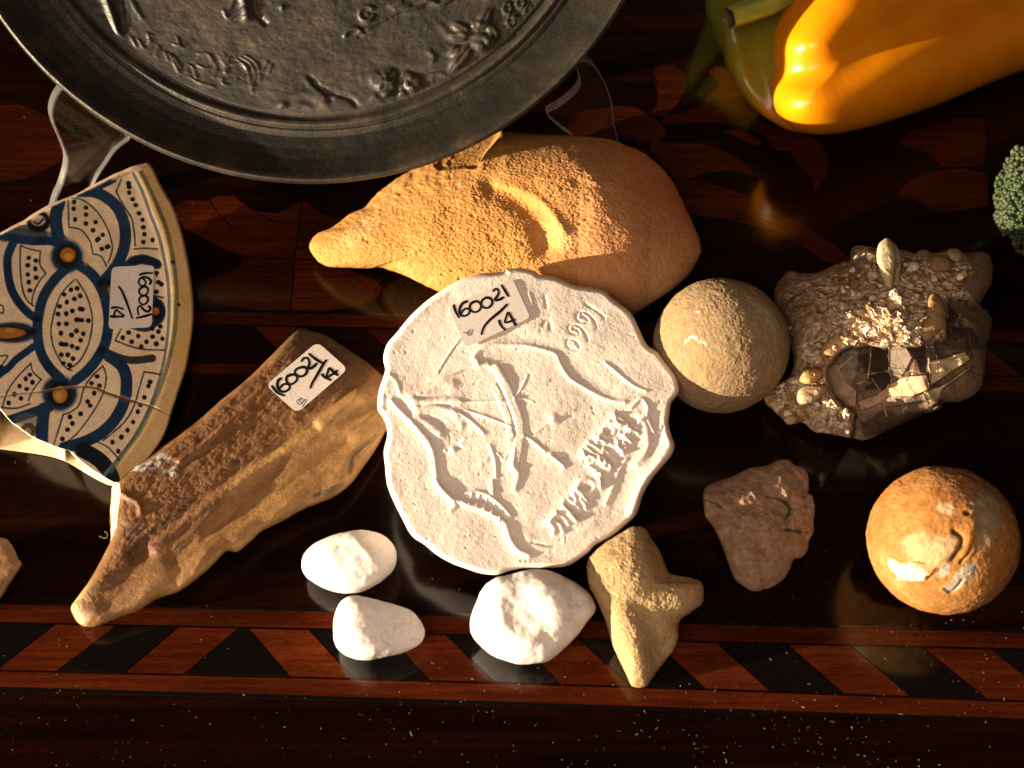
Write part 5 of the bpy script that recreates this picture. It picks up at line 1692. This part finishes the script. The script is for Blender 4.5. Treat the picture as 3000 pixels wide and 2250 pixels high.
# loose clasts standing out of the matrix
def clasts():
    import bmesh
    bm = bmesh.new(); bmesh.ops.create_icosphere(bm, subdivisions=3, radius=1.0)
    iv = np.array([v.co[:] for v in bm.verts]); fi = np.array([[v.index for v in q.verts] for q in bm.faces]); bm.free()
    reg = catmull(G_OUT, True, 4); big = catmull(BIGF, True, 4); lob = catmull(LOBE, True, 4)
    cols = [(.60, .47, .30), (.42, .28, .15), (.70, .62, .50), (.30, .19, .11), (.50, .34, .17), (.22, .17, .14), (.55, .45, .34)]
    n = 0
    while n < 150:
        x = RNG.uniform(600, 1960); y = RNG.uniform(180, 1380)
        p = Gc([(x, y)])[0]
        U = np.array([p[0]]); V = np.array([p[1]])
        r = float(np.exp(RNG.normal(np.log(.0011), .42)))
        if sdist(U, V, reg)[0] < 9 or sdist(U, V, big)[0] > -4 or sdist(U, V, lob)[0] > -4:
            continue
        z = float(cong_z(U, V, np.array([.6]))[0])
        c = unp(p[0], p[1], z)
        rr = np.array([1, RNG.uniform(.55, 1), RNG.uniform(.5, .9)]) * min(r, .0032)
        q = iv * rr
        sg = RNG.integers(0, 900)
        ang = iv * 1.0
        # angular clasts: flatten against a few random planes
        if RNG.uniform() < .6:
            for _ in range(5):
                d = RNG.normal(size=3); d /= np.linalg.norm(d)
                k = q @ d; lim = .62 * np.abs(k).max()
                q = q - np.outer(np.clip(k - lim, 0, None), d)
        q = q * (1 + .10 * fbm(iv, 2.2, 3, .6, int(sg))[:, None])
        a, b, g = RNG.uniform(0, 6.28, 3)
        Ra = np.array([[math.cos(a), -math.sin(a), 0], [math.sin(a), math.cos(a), 0], [0, 0, 1]])
        Rb = np.array([[1, 0, 0], [0, math.cos(b * .12), -math.sin(b * .12)], [0, math.sin(b * .12), math.cos(b * .12)]])
        X = c + q @ Rb.T @ Ra.T + np.array([0, 0, rr[2] * .25])
        cc = np.array(cols[RNG.integers(0, len(cols))]) * RNG.uniform(.8, 1.15)
        dim = .62 if (x < 1000 and y < 900) else 1.0  # clasts within the ball's shade get a darkened colour
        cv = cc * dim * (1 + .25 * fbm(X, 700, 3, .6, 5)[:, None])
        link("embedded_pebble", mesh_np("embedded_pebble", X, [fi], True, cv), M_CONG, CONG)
        n += 1


clasts()

# ------------------------------------------------------------------ brown fragment at the left edge and a crumb
solid("brown_flake", FV([(-70, 1180), (-40, 1158), (0, 1162), (18, 1169), (32, 1188), (39, 1207), (47, 1219), (35, 1240), (20, 1264), (3, 1290), (-30, 1330), (-70, 1320), (-90, 1250)]), FV([(-20, 1240)])[0], .0045, .003, M_FLINT, N=260, M=60, p=5,
      color=lambda U, V, X: mixc(np.broadcast_to(np.array([0.34, 0.185, 0.085]), U.shape + (3,)).copy(), (0.22, .11, .05), sstep(fbm(X, 90, 3, .6, 3), 0, .5)), noise=[(120, .0005, 4, .6)], per=2, wobble=1, zk=1e-5, seed=12,
      label="plain brown flake cut off by the left edge of the picture", cat="stone")


def crumb():
    V = []; F = []
    P = catmull(crop(0, 1150, .3617)([(845, 1128), (868, 1140), (866, 1172), (845, 1180), (812, 1168), (802, 1162)]), False, 6)
    n = len(P)
    T = np.gradient(P, axis=0); T /= np.linalg.norm(T, axis=1, keepdims=True)
    N_ = np.stack([-T[:, 1], T[:, 0]], 1)
    ring = 8
    for i in range(n):
        r = 2.6 * (0.75 + .35 * math.sin(i * 1.1))
        if i in (0, n - 1): r *= .4
        for k in range(ring):
            a = 2 * np.pi * k / ring
            q = P[i] + N_[i] * r * math.cos(a)
            V.append(unp(q[0], q[1], .0007 + r * .00014 * math.sin(a)))
    F = grid_faces(n, ring, 0, True)
    caps = [np.arange(ring)[None, ::-1], ((n - 1) * ring + np.arange(ring))[None, :]]
    me = mesh_np("curled_crumb", np.array(V), [F] + caps, True, np.broadcast_to([.5, .36, .2], (len(V), 3)))
    c = np.array(V).mean(0)
    link("curled_crumb", me, M_BEIGE, loc=(float(c[0]), float(c[1]), 0), label="tiny curled tan crumb lying on the table left of the flint", cat="crumb")


crumb()

# ------------------------------------------------------------------ cast metal plate with relief
PR = .15488; PL = .90757; PY = .08099
Rz = np.array([[math.cos(PY), -math.sin(PY), 0], [math.sin(PY), math.cos(PY), 0], [0, 0, 1]])
P_UP = Rz @ np.array([0, math.sin(PL), math.cos(PL)])
P_N = Rz @ np.array([0, -math.cos(PL), math.sin(PL)])
P_X = np.cross(P_UP, P_N)
P_C = np.array([-.08708, .20664, .12535])
Q1 = crop(0, 0, .45207)
Q2 = crop(1000, 0, .45207)


def metal_mat():
    m = bpy.data.materials.new("patinated_metal")
    nt, b = nodes_of(m)
    n1 = noise_node(nt, 60, 6, 0.7)
    r1 = ramp(nt, n1.outputs["Fac"], [(0.28, (0.014, 0.014, 0.014)), (0.50, (0.034, 0.031, 0.026)), (0.64, (0.068, 0.052, 0.035)), (0.78, (0.16, 0.105, 0.06))])
    n2 = noise_node(nt, 420, 6, 0.7)
    r2 = ramp(nt, n2.outputs["Fac"], [(0.3, 0.75), (0.62, 1.1), (0.75, 1.9)])
    c = mult(nt, r1.outputs["Color"], r2.outputs["Color"])
    at = nt.nodes.new("ShaderNodeAttribute"); at.attribute_name = "Col"
    c = mult(nt, c, at.outputs["Color"])
    nt.links.new(c, b.inputs["Base Color"])
    b.inputs["Metallic"].default_value = 0.2
    b.inputs["Specular IOR Level"].default_value = 0.55
    r3 = ramp(nt, n2.outputs["Fac"], [(0.3, 0.50), (0.7, 0.37)])
    nt.links.new(r3.outputs["Color"], b.inputs["Roughness"])
    n3 = noise_node(nt, 900, 4, 0.7)
    ch = bump(nt, b, n3.outputs["Fac"], 0.45, 0.00035)
    n4 = noise_node(nt, 180, 5, 0.7)
    bump(nt, b, n4.outputs["Fac"], 0.5, 0.0008, ch)
    return m


M_METAL = metal_mat()


def plate_relief(u, v, X):
    f1 = Feat(u, v, Q1, .45207); f2 = Feat(u, v, Q2, .45207)
    z = np.zeros(u.shape)
    def leaf(f, a, b, w, h):
        a = np.array(a, float); b = np.array(b, float)
        m = (a + b) / 2; L = np.linalg.norm(b - a)
        ang = math.degrees(math.atan2(b[1] - a[1], b[0] - a[0]))
        r = f.blob(m, L * .55, w, ang, h * 1.7, 5.0)
        r = r + f.ridge([a, b], w * .22, -h * .35, sm=False)
        return r
    # leaf sprig
    for a, b, w, h in (((835, 225), (725, 155), 34, 1.5), ((820, 250), (695, 235), 30, 1.5), ((835, 300), (715, 455), 48, 1.9), ((760, 300), (700, 360), 30, 1.2), ((850, 250), (975, 310), 62, 1.9),
                       ((960, 160), (1010, 280), 34, 1.7), ((900, 180), (960, 60), 42, 1.6), ((930, 240), (1010, 340), 26, 1.1), ((850, 150), (900, 190), 34, 1.4)):
        z += leaf(f2, a, b, w, h)
    for c, r in (((925, 180), 20), ((860, 160), 18), ((905, 290), 30)):
        z += f2.blob(c, r, r, 0, 1.2)
    # small flowers
    for c, r in (((1075, 55), 34), ((1160, 22), 32), ((1100, 142), 34), ((1215, 75), 34)):
        t = np.linspace(0, 2 * np.pi, 13)
        z += f2.ridge([(c[0] + r * .75 * math.cos(a), c[1] + r * math.sin(a)) for a in t], 9, 1.0)
        z += f2.blob(c, r * .35, r * .35, 0, .8)
        for k in range(6):
            a = k * np.pi / 3
            z += f2.blob((c[0] + r * .75 * math.cos(a), c[1] + r * math.sin(a)), 9, 9, 0, .6)
    z += f2.ridge([(1125, 100), (1150, 120), (1180, 170)], 12, .9)
    # two blossoms near the bottom
    for c, rr in (((245, 520), 62), ((310, 500), 58), ((290, 570), 55), ((350, 545), 36), ((420, 500), 44), ((470, 540), 60), ((500, 590), 48), ((430, 590), 56), ((400, 620), 30)):
        z += f2.blob(c, rr * 1.05, rr * .95, 20, 1.7, 5)
    for p in ([(250, 470), (280, 520), (270, 580)], [(330, 470), (320, 520)], [(430, 520), (470, 560), (530, 600)], [(400, 560), (440, 620)], [(375, 480), (370, 560), (365, 610)]):
        z += f2.ridge(p, 10, -1.1)
    for c in ((205, 640), (240, 650), (262, 670), (330, 690), (355, 675), (220, 615), (290, 620)):
        z += f2.blob(c, 22, 20, 0, 1.2)
    # rock ledge
    z += f2.ridge([(-100, 590), (0, 620), (60, 640), (110, 700), (150, 770)], 16, -1.5)
    z += f1.ridge([(2010, 500), (2060, 560), (2110, 590), (2140, 650)], 14, -1.6)
    z += f1.ridge([(1990, 520), (2040, 580), (2100, 625)], 26, .9)
    z += f1.ridge([(1820, 700), (1870, 640), (1960, 610), (2060, 640), (2110, 700)], 30, .9) + f1.ridge([(1870, 740), (1940, 680), (2010, 700)], 20, .8) + f1.blob((1835, 690), 26, 30, 0, 1.2)
    # legs of the figures above
    z += f1.ridge([(680, -40), (715, 60), (745, 140), (765, 220)], 26, 3.0) + f1.ridge([(780, -20), (790, 90), (785, 200)], 22, -1.2)
    z += f1.ridge([(850, 0), (880, 60), (920, 120)], 16, .8)
    z += f1.ridge([(1570, -40), (1590, 30), (1600, 110)], 30, 3.0) + f1.ridge([(1640, -20), (1660, 80), (1720, 150)], 18, -1.6)
    z += f1.ridge([(1450, 70), (1480, 120), (1540, 90), (1580, 60)], 12, 1.1) + f1.ridge([(1520, -20), (1500, 40), (1470, 80)], 12, 1.0)
    z += f1.blob((1830, 50), 16, 26, 0, 1.4)
    # grasses
    for p in ([(1560, 370), (1620, 410), (1650, 480), (1640, 560)], [(1590, 360), (1650, 400), (1680, 470), (1680, 520)], [(1540, 385), (1600, 440), (1620, 520), (1635, 600)],
              [(1425, 360), (1450, 420), (1460, 470)], [(1480, 370), (1475, 430), (1470, 475)], [(1450, 350), (1462, 420)], [(1290, 350), (1350, 350), (1370, 400), (1330, 440), (1280, 420)],
              [(1100, 350), (1130, 410), (1160, 470)], [(1130, 370), (1165, 430)], [(1215, 470), (1220, 420), (1250, 440), (1270, 500)], [(1070, 340), (1090, 390)], [(1500, 420), (1560, 410), (1600, 450), (1570, 500)],
              [(1440, 510), (1450, 545), (1500, 550), (1540, 510)], [(1150, 240), (1165, 300)], [(1130, 290), (1180, 300)], [(960, 220), (975, 270)], [(990, 230), (960, 280)], [(850, 240), (880, 300)], [(900, 260), (930, 310)],
              [(1030, 300), (1010, 360)], [(1730, 400), (1700, 460)], [(1760, 420), (1740, 470)]):
        z += f1.ridge(p, 8, .9)
    for p in ([(1230, 500), (1300, 540), (1380, 560)], [(1380, 380), (1400, 440), (1380, 500)]):
        z += f1.ridge(p, 10, .7)
    # head / shell shapes at the top
    for c, r in (((165, 90), 46),):
        t = np.linspace(0.3, 5.5, 12)
        z += f2.ridge([(c[0] + r * math.cos(a), c[1] + r * math.sin(a)) for a in t], 14, 1.5)
        z += f2.blob(c, 20, 20, 0, 1.0)
    z += f2.ridge([(25, 230), (50, 195), (100, 190), (135, 215)], 16, 1.8) + f2.ridge([(120, 235), (150, 210)], 14, -1.0) + f2.ridge([(170, 190), (260, 140), (370, 80), (480, 50)], 10, .9)
    z += f2.ridge([(350, 60), (420, 40), (470, 60), (540, 10)], 24, 1.4) + f2.ridge([(320, 30), (380, 10)], 20, 1.2) + f2.ridge([(560, 0), (640, 30), (700, 0)], 18, 1.4)
    z += f2.blob((420, 70), 30, 22, 20, 1.2) + f2.blob((300, 380), 60, 40, 0, .6) + f2.ridge([(575, 340), (600, 370), (590, 400)], 18, 1.0) + f2.ridge([(590, 560), (600, 480), (700, 500), (760, 560)], 10, .6)
    z += f2.ridge([(640, 160), (680, 210)], 22, .7) + f2.ridge([(860, 400), (880, 470), (800, 520)], 22, .5)
    return z * .58


def build_plate():
    root = empty("metal_plate", tuple(P_C - P_UP * PR), "dark round metal plate with raised flowers and figures leaning at the back", "plate")
    N = 900
    th = np.linspace(0, 2 * np.pi, N, endpoint=False)

    def surf(rr, hfun, relief):
        r = rr[:, None] * PR
        X = P_C + r[..., None] * (np.cos(th)[None, :, None] * P_X + np.sin(th)[None, :, None] * P_UP)
        h = np.broadcast_to(hfun(rr)[:, None], X.shape[:2]).copy()
        if relief:
            u, v = proj(X)
            e = 1 - sstep(rr, .775, .802)[:, None]
            vis = (v > -120)
            h += np.where(vis, plate_relief(u, v, X), 0) * e
            h += .001 * (.55 * fbm(X, 90, 4, .6, 171) + .16 * fbm(X, 520, 3, .65, 172)) * e
        else:
            h += .001 * (.12 * fbm(X, 120, 3, .5, 173) + .04 * fbm(X, 700, 2, .6, 174)) + .001 * 1.5 * np.clip(vnoise(X * 350, 175) - .88, 0, 1)
        return X + h[..., None] * P_N

    def prof(r):
        xs = [0, .800, .808, .815, .824, .832, .838, .844, .850, .856, .865, .90, .93, .96, .980, .986, .992, .997, 1.0]
        ys = [0, 0, -.6, -.2, 1.3, 1.9, 1.5, .9, 1.3, 1.0, .5, 1.5, 3.2, 6.0, 8.6, 9.3, 9.8, 9.5, 8.4]
        return np.interp(r, xs, ys) * .001
    r1 = np.concatenate([[.003], np.linspace(.02, .45, 24), np.linspace(.452, .805, 250)])
    X = surf(r1, prof, True)
    nr = len(r1)
    colr = np.ones((nr * N, 3))
    me = mesh_np("relief_field", X.reshape(-1, 3), [grid_faces(nr, N, 0)[:, ::-1], np.arange(N)[None, :]], True, colr)
    link("relief_field", me, M_METAL, root)
    r2 = np.concatenate([np.linspace(.805, .865, 50), np.linspace(.867, .97, 30), np.linspace(.972, 1.0, 26)])
    X = surf(r2, prof, False)
    back = []
    for rr, hh in ((1.002, .0072), (.999, .005), (.95, .000), (.5, -.004), (.01, -.004)):
        back.append(P_C + rr * PR * (np.cos(th)[:, None] * P_X + np.sin(th)[:, None] * P_UP) + hh * P_N)
    X = np.concatenate([X, np.array(back)])
    nr = len(X)
    cc = np.ones((nr, N, 3))
    wear = np.interp(np.concatenate([r2, [1.0] * 5]), [.805, .820, .829, .836, .846, .856, .87, .975, .984, .991, 1.0], [.5, .9, 1.5, 1.1, .6, .8, .38, .55, .8, .95, .9])
    cc = cc * wear[:, None, None] * np.array([1.0, .97, .9])
    me = mesh_np("rim", X.reshape(-1, 3), [grid_faces(nr, N, 0)[:, ::-1], ((nr - 1) * N + np.arange(N))[None, :]], True, cc.reshape(-1, 3))
    link("rim", me, M_METAL, root)


build_plate()

# ------------------------------------------------------------------ clear acrylic stand
def acrylic():
    m = bpy.data.materials.new("clear_acrylic")
    nt, b = nodes_of(m)
    b.inputs["Base Color"].default_value = (0.93, 0.95, 0.95, 1)
    b.inputs["Transmission Weight"].default_value = 1.0
    b.inputs["Roughness"].default_value = 0.0
    b.inputs["IOR"].default_value = 1.38
    n = noise_node(nt, 160, 3, 0.6)
    bump(nt, b, n.outputs["Fac"], 0.03, 0.0004)
    return m


M_ACR = acrylic()
M_EDGE = plain_mat("sawn_acrylic_edge", (0.80, 0.78, 0.76), 0.22, 0.6)
M_EDGE.node_tree.nodes["Principled BSDF"].inputs["Transmission Weight"].default_value = 0.9


def build_stand():
    import bmesh
    root = empty("plate_stand", (-.02, .09, 0), "clear acrylic easel holding up the dark metal plate", "plate stand")
    arms = [([(112, 500), (118, 440), (134, 400), (146, 350), (135, 312), (117, 268), (113, 240), (124, 207), (150, 178), (166, 190), (173, 213), (187, 234), (217, 257), (240, 272), (283, 296), (252, 326), (227, 361), (208, 392), (196, 430), (190, 500)], (160, 205), (118, 470), -1),
            ([(1362, 370), (1336, 305), (1322, 255), (1316, 205), (1300, 163), (1276, 126), (1253, 116), (1240, 130), (1248, 160), (1240, 182), (1222, 200), (1200, 216), (1176, 232), (1205, 262), (1240, 292), (1275, 370)], (1250, 150), (1345, 345), 1)]
    for poly, hk, gp, sg in arms:
        H = unp_plane(np.array(hk[0] * K), np.array(hk[1] * K), P_C, P_N)
        G = unp(gp[0] * K, gp[1] * K, 0.0)
        d = (G - H); d[2] = 0; d /= np.linalg.norm(d)
        n = np.cross(d, [0, 0, 1.0])
        if n[0] * sg < 0: n = -n
        P = catmull(FV(poly), True, 5)
        X = unp_plane(P[:, 0], P[:, 1], H, n)
        X[:, 2] = np.maximum(X[:, 2], 0.0003)
        bm = bmesh.new()
        a = [bm.verts.new(x) for x in X]
        b = [bm.verts.new(x + n * .0048) for x in X]
        bm.faces.new(a); bm.faces.new(b[::-1])
        m = len(X)
        for i in range(m):
            bm.faces.new((a[i], b[i], b[(i + 1) % m], a[(i + 1) % m]))
        bmesh.ops.recalc_face_normals(bm, faces=bm.faces)
        if bm.calc_volume(signed=True) < 0:
            bmesh.ops.reverse_faces(bm, faces=bm.faces[:])
        rimE = [e for e in bm.edges if len([f for f in e.link_faces if len(f.verts) > 4]) == 1]
        bmesh.ops.bevel(bm, geom=rimE, offset=.0004, segments=2, affect='EDGES')
        for f in bm.faces:
            f.material_index = 1 if len(f.verts) <= 4 else 0
        bmesh.ops.triangulate(bm, faces=[f for f in bm.faces if len(f.verts) > 4])
        me = bpy.data.meshes.new("arm"); bm.to_mesh(me); bm.free()
        link("arm", me, M_ACR, root)
        me.materials.append(M_EDGE)
    # back leg joining the two arms under the plate
    bm = bmesh.new()
    bmesh.ops.create_cube(bm, size=1.0)
    for v in bm.verts:
        v.co = Vector((v.co.x * .15 - .08, v.co.y * .010 + .150, v.co.z * .004 + .0026))
    bmesh.ops.bevel(bm, geom=bm.edges[:], offset=.0006, segments=2, affect='EDGES')
    me = bpy.data.meshes.new("cross_bar"); bm.to_mesh(me); bm.free()
    link("cross_bar", me, M_ACR, root)


build_stand()

# ------------------------------------------------------------------ yellow pepper
def pepper_mat(name, rough, sss, c2):
    m = bpy.data.materials.new(name)
    nt, b = nodes_of(m)
    at = nt.nodes.new("ShaderNodeAttribute"); at.attribute_name = "Col"
    n = noise_node(nt, 45, 4, 0.5)
    r = ramp(nt, n.outputs["Fac"], [(0.3, c2), (0.7, (1.05, 1.05, 1.05))])
    nt.links.new(mult(nt, at.outputs["Color"], r.outputs["Color"]), b.inputs["Base Color"])
    b.inputs["Roughness"].default_value = rough
    b.inputs["Specular IOR Level"].default_value = 0.5
    b.inputs["Subsurface Weight"].default_value = sss
    b.inputs["Subsurface Radius"].default_value = (0.006, 0.0025, 0.0006)
    b.inputs["Subsurface Scale"].default_value = 1.0
    n2 = noise_node(nt, 700, 3, 0.5)
    ch = bump(nt, b, n2.outputs["Fac"], 0.07, 0.0002)
    n5 = noise_node(nt, 120, 4, 0.6)
    bump(nt, b, n5.outputs["Fac"], 0.10, 0.0005, ch)
    rr = ramp(nt, n5.outputs["Fac"], [(0.35, rough), (0.7, rough + 0.14)])
    nt.links.new(rr.outputs["Color"], b.inputs["Roughness"])
    return m


M_PEP = pepper_mat("pepper_skin", 0.24, 0.35, (0.9, 0.82, 0.7))
M_STEM = pepper_mat("stem_skin", 0.5, 0.1, (0.7, 0.8, 0.6))


def build_pepper():
    root = empty("yellow_pepper", (float(unp(2000 * K, 80 * K, 0)[0]), float(unp(2000 * K, 80 * K, 0)[1]), 0), "glossy yellow pepper with a green stem lying in the upper right corner", "pepper")
    O = FV([(1662, 188), (1667, 160), (1666, 130), (1664, 105), (1668, 70), (1682, 32), (1700, -10), (1730, -70), (1790, -150), (1900, -230), (2100, -320), (2330, -380), (2520, -300), (2600, -120), (2560, 0), (2430, 80), (2212, 152), (2100, 196), (2000, 236), (1900, 268), (1820, 287), (1765, 291), (1720, 281), (1688, 257), (1668, 224)])
    def rel(U, V, S):
        f = Feat(U, V, FV, K)
        e = np.sqrt(np.clip(1 - S ** 6, 0, 1))
        z = f.ridge([(1650, 165), (1700, 170), (1790, 150), (1900, 90), (2050, 10), (2250, -80), (2450, -140)], 52, -6.5)
        z += f.ridge([(1690, -90), (1800, -110), (2000, -200), (2300, -260)], 50, -5.5)
        z += f.ridge([(1720, 240), (1850, 230), (2050, 150), (2300, 60)], 60, .8) + f.ridge([(1740, 60), (1850, 20), (2100, -80)], 90, 1.0)
        X = unp(U, V, U * 0 + .05)
        return z * e + .001 * .7 * fbm(X, 22, 2, .5, 181) * e
    def colf(U, V, X):
        n = fbm(X, 30, 3, .5, 182)
        c = np.broadcast_to(np.array([0.80, 0.28, 0.003]), U.shape + (3,)).copy()
        return mixc(c, (0.72, 0.24, 0.002), sstep(n, 0, .5) * .5)
    OC = catmull(O, True, 4)

    def bodyz(U, V, S):
        d = np.maximum(sdist(U, V, OC), 0) / K
        pr = np.sqrt(np.clip(1 - (1 - np.clip(d / 165.0, 0, 1)) ** 2, 0, 1))
        t = ((U / K - 1664) * .956 - (V / K - 150) * .292)
        return .032 - 7.0e-5 * (V - 10 * K - .30 * (2030 * K - U)) + .030 * pr - 60 * np.log1p(np.exp(np.clip((t - 190) / 60, -20, 20))) * .0000265
    solid("body", O, FV([(2030, 10)])[0], .036, .030, M_PEP, N=420, M=170, zfun=bodyz, relief=rel, color=colf, seed=20, parent=root)
    O2 = FV([(1515, -60), (1522, -10), (1528, 40), (1548, 85), (1560, 110), (1572, 150), (1592, 195), (1625, 232), (1665, 262), (1712, 284), (1770, 280), (1820, 200), (1840, 80), (1800, -60), (1740, -160), (1640, -190), (1550, -140)])
    def colg(U, V, X):
        x = U / K; y = V / K
        c = np.broadcast_to(np.array([0.26, 0.20, 0.012]), U.shape + (3,)).copy()
        c = mixc(c, (0.10, 0.13, 0.012), sstep(170 - y - .4 * (x - 1550) + 30 * fbm(X, 60, 3, .5, 184), 0, 130) * .9)
        return mixc(c, (0.50, 0.20, 0.008), sstep(y + .35 * (x - 1600), 200, 290))
    def rel2(U, V, S):
        f = Feat(U, V, FV, K)
        e = np.sqrt(np.clip(1 - S ** 6, 0, 1))
        return (f.ridge([(1680, -20), (1640, 70), (1640, 140), (1665, 220)], 44, -7.0) + f.ridge([(1560, 40), (1590, 130), (1650, 220)], 30, 1.0)) * e
    solid("rear_lobe", O2, FV([(1690, 50)])[0], .030, .020, M_PEP, N=320, M=110, p=2.4, zk=6.0e-5, relief=rel2, color=colg, seed=21, parent=root, label="shaded green-yellow lobe")
    # stem: curved, faceted, with a cut end
    pts = [((1574, 40), 24, .060), ((1590, 34), 26, .060), ((1625, 22), 27, .0595), ((1660, 8), 30, .059), ((1690, -12), 36, .056), ((1712, -30), 52, .052), ((1722, -40), 66, .049)]
    V = []; C_ = []
    ring = 40
    fr = []
    for (p, r, z) in pts:
        fr.append(unp(p[0] * K, p[1] * K, z))
    fr = np.array(fr)
    # densify
    tt = np.linspace(0, len(pts) - 1, 36)
    F3 = np.stack([np.interp(tt, range(len(pts)), fr[:, k]) for k in range(3)], 1)
    Rr = np.interp(tt, range(len(pts)), [q[1] for q in pts]) * K * .507 / FPX
    T = np.gradient(F3, axis=0); T /= np.linalg.norm(T, axis=1, keepdims=True)
    for i in range(len(tt)):
        a = np.cross(T[i], [0, 0, 1.0]); a /= np.linalg.norm(a); b = np.cross(a, T[i])
        for k in range(ring):
            an = 2 * np.pi * k / ring
            r = Rr[i] * (1 + .07 * math.cos(5 * an + .4) + .03 * math.sin(3 * an))
            V.append(F3[i] + a * r * math.cos(an) + b * r * math.sin(an))
            g = .5 + .5 * math.sin(an * 5 + i * .2)
            C_.append((.30 + .08 * g, .36 + .06 * g, .06) if i > 0 else (.10, .075, .03))
    V.append(F3[0] + T[0] * .0006); C_.append((.10, .06, .02))
    V = np.array(V); j = np.arange(ring); n0 = len(V) - 1
    fan = np.stack([np.full(ring, n0), j, (j + 1) % ring], 1)
    me = mesh_np("stem", V, [grid_faces(len(tt), ring, 0)[:, ::-1], fan], True, np.array(C_))
    link("stem", me, M_STEM, root)


build_pepper()

# ------------------------------------------------------------------ broccoli head at the right edge
def build_broccoli():
    import bmesh
    c = unp(2300 * K, 432 * K, .030)
    root = empty("broccoli_head", (float(c[0]), float(c[1]), 0), "green broccoli head cut off by the right edge of the picture", "broccoli")
    bm = bmesh.new(); bmesh.ops.create_icosphere(bm, subdivisions=2, radius=1.0)
    iv = np.array([v.co[:] for v in bm.verts]); fi = np.array([[v.index for v in f.verts] for f in bm.faces]); bm.free()
    V = []; F = []; C_ = []
    cnt = 0
    g = (1 + 5 ** .5) / 2
    NB = 2600
    i = np.arange(NB)
    ph = np.arccos(1 - 2 * (i + .5) / NB); th = 2 * np.pi * i / g
    D = np.stack([np.cos(th) * np.sin(ph), np.sin(th) * np.sin(ph), np.cos(ph)], 1)
    D += RNG.normal(0, .022, D.shape); D /= np.linalg.norm(D, axis=1, keepdims=True)
    _, cid, _ = worley(D * .5 + 3, 7.0, 71)
    dd, _, _ = worley(D * .5 + 3, 7.0, 71)
    for k in range(NB):
        if D[k, 2] < -.55 or D[k, 0] > .35:
            continue
        rad = (.0262 + .0035 * (1 - dd[k] * 1.4) + RNG.normal(0, .0003))
        p = c + D[k] * rad * np.array([1, 1.05, .98])
        r = RNG.uniform(.0007, .0013)
        V.append(p + iv * r * (1 + RNG.normal(0, .12, (len(iv), 1)))); F.append(fi + cnt); cnt += len(iv)
        col = np.array([.026, .040, .015]) * RNG.uniform(.7, 1.5) * (0.75 + .9 * (1 - dd[k]))  # shade put into the bud colour, deeper in clefts between florets
        C_.append(np.broadcast_to(col, iv.shape))
    me = mesh_np("floret_buds", np.concatenate(V), [np.concatenate(F)], True, np.concatenate(C_))
    o = link("floret_buds", me, M_STEM, root)
    o["kind"] = "stuff"
    bm = bmesh.new(); bmesh.ops.create_icosphere(bm, subdivisions=5, radius=1.0)
    n = np.array([v.co[:] for v in bm.verts]); f = np.array([[v.index for v in q.verts] for q in bm.faces]); bm.free()
    X = c + n * (.0262 + .0015 * fbm(n, 4, 3, .5, 9)[:, None])
    me = mesh_np("crown", X, [f], True, np.broadcast_to([.05, .08, .03], X.shape))
    link("crown", me, M_STEM, root)
    t = np.linspace(0, 2 * np.pi, 24, endpoint=False)
    rows = []
    for s in np.linspace(0, 1, 8):
        q = c + np.array([.010 + .045 * s, .012 * s, -.012 - .004 * s])
        r = .012 - .002 * s
        rows.append(q + np.stack([t * 0, np.cos(t) * r, np.sin(t) * r * .9], 1))
    X = np.concatenate(rows); X[:, 2] = np.maximum(X[:, 2], .0003)
    me = mesh_np("stalk", X, [grid_faces(8, 24, 0), np.arange(24)[None, :], (7 * 24 + np.arange(24))[None, ::-1]], True, np.broadcast_to([.22, .30, .10], X.shape))
    link("stalk", me, M_STEM, root)


build_broccoli()
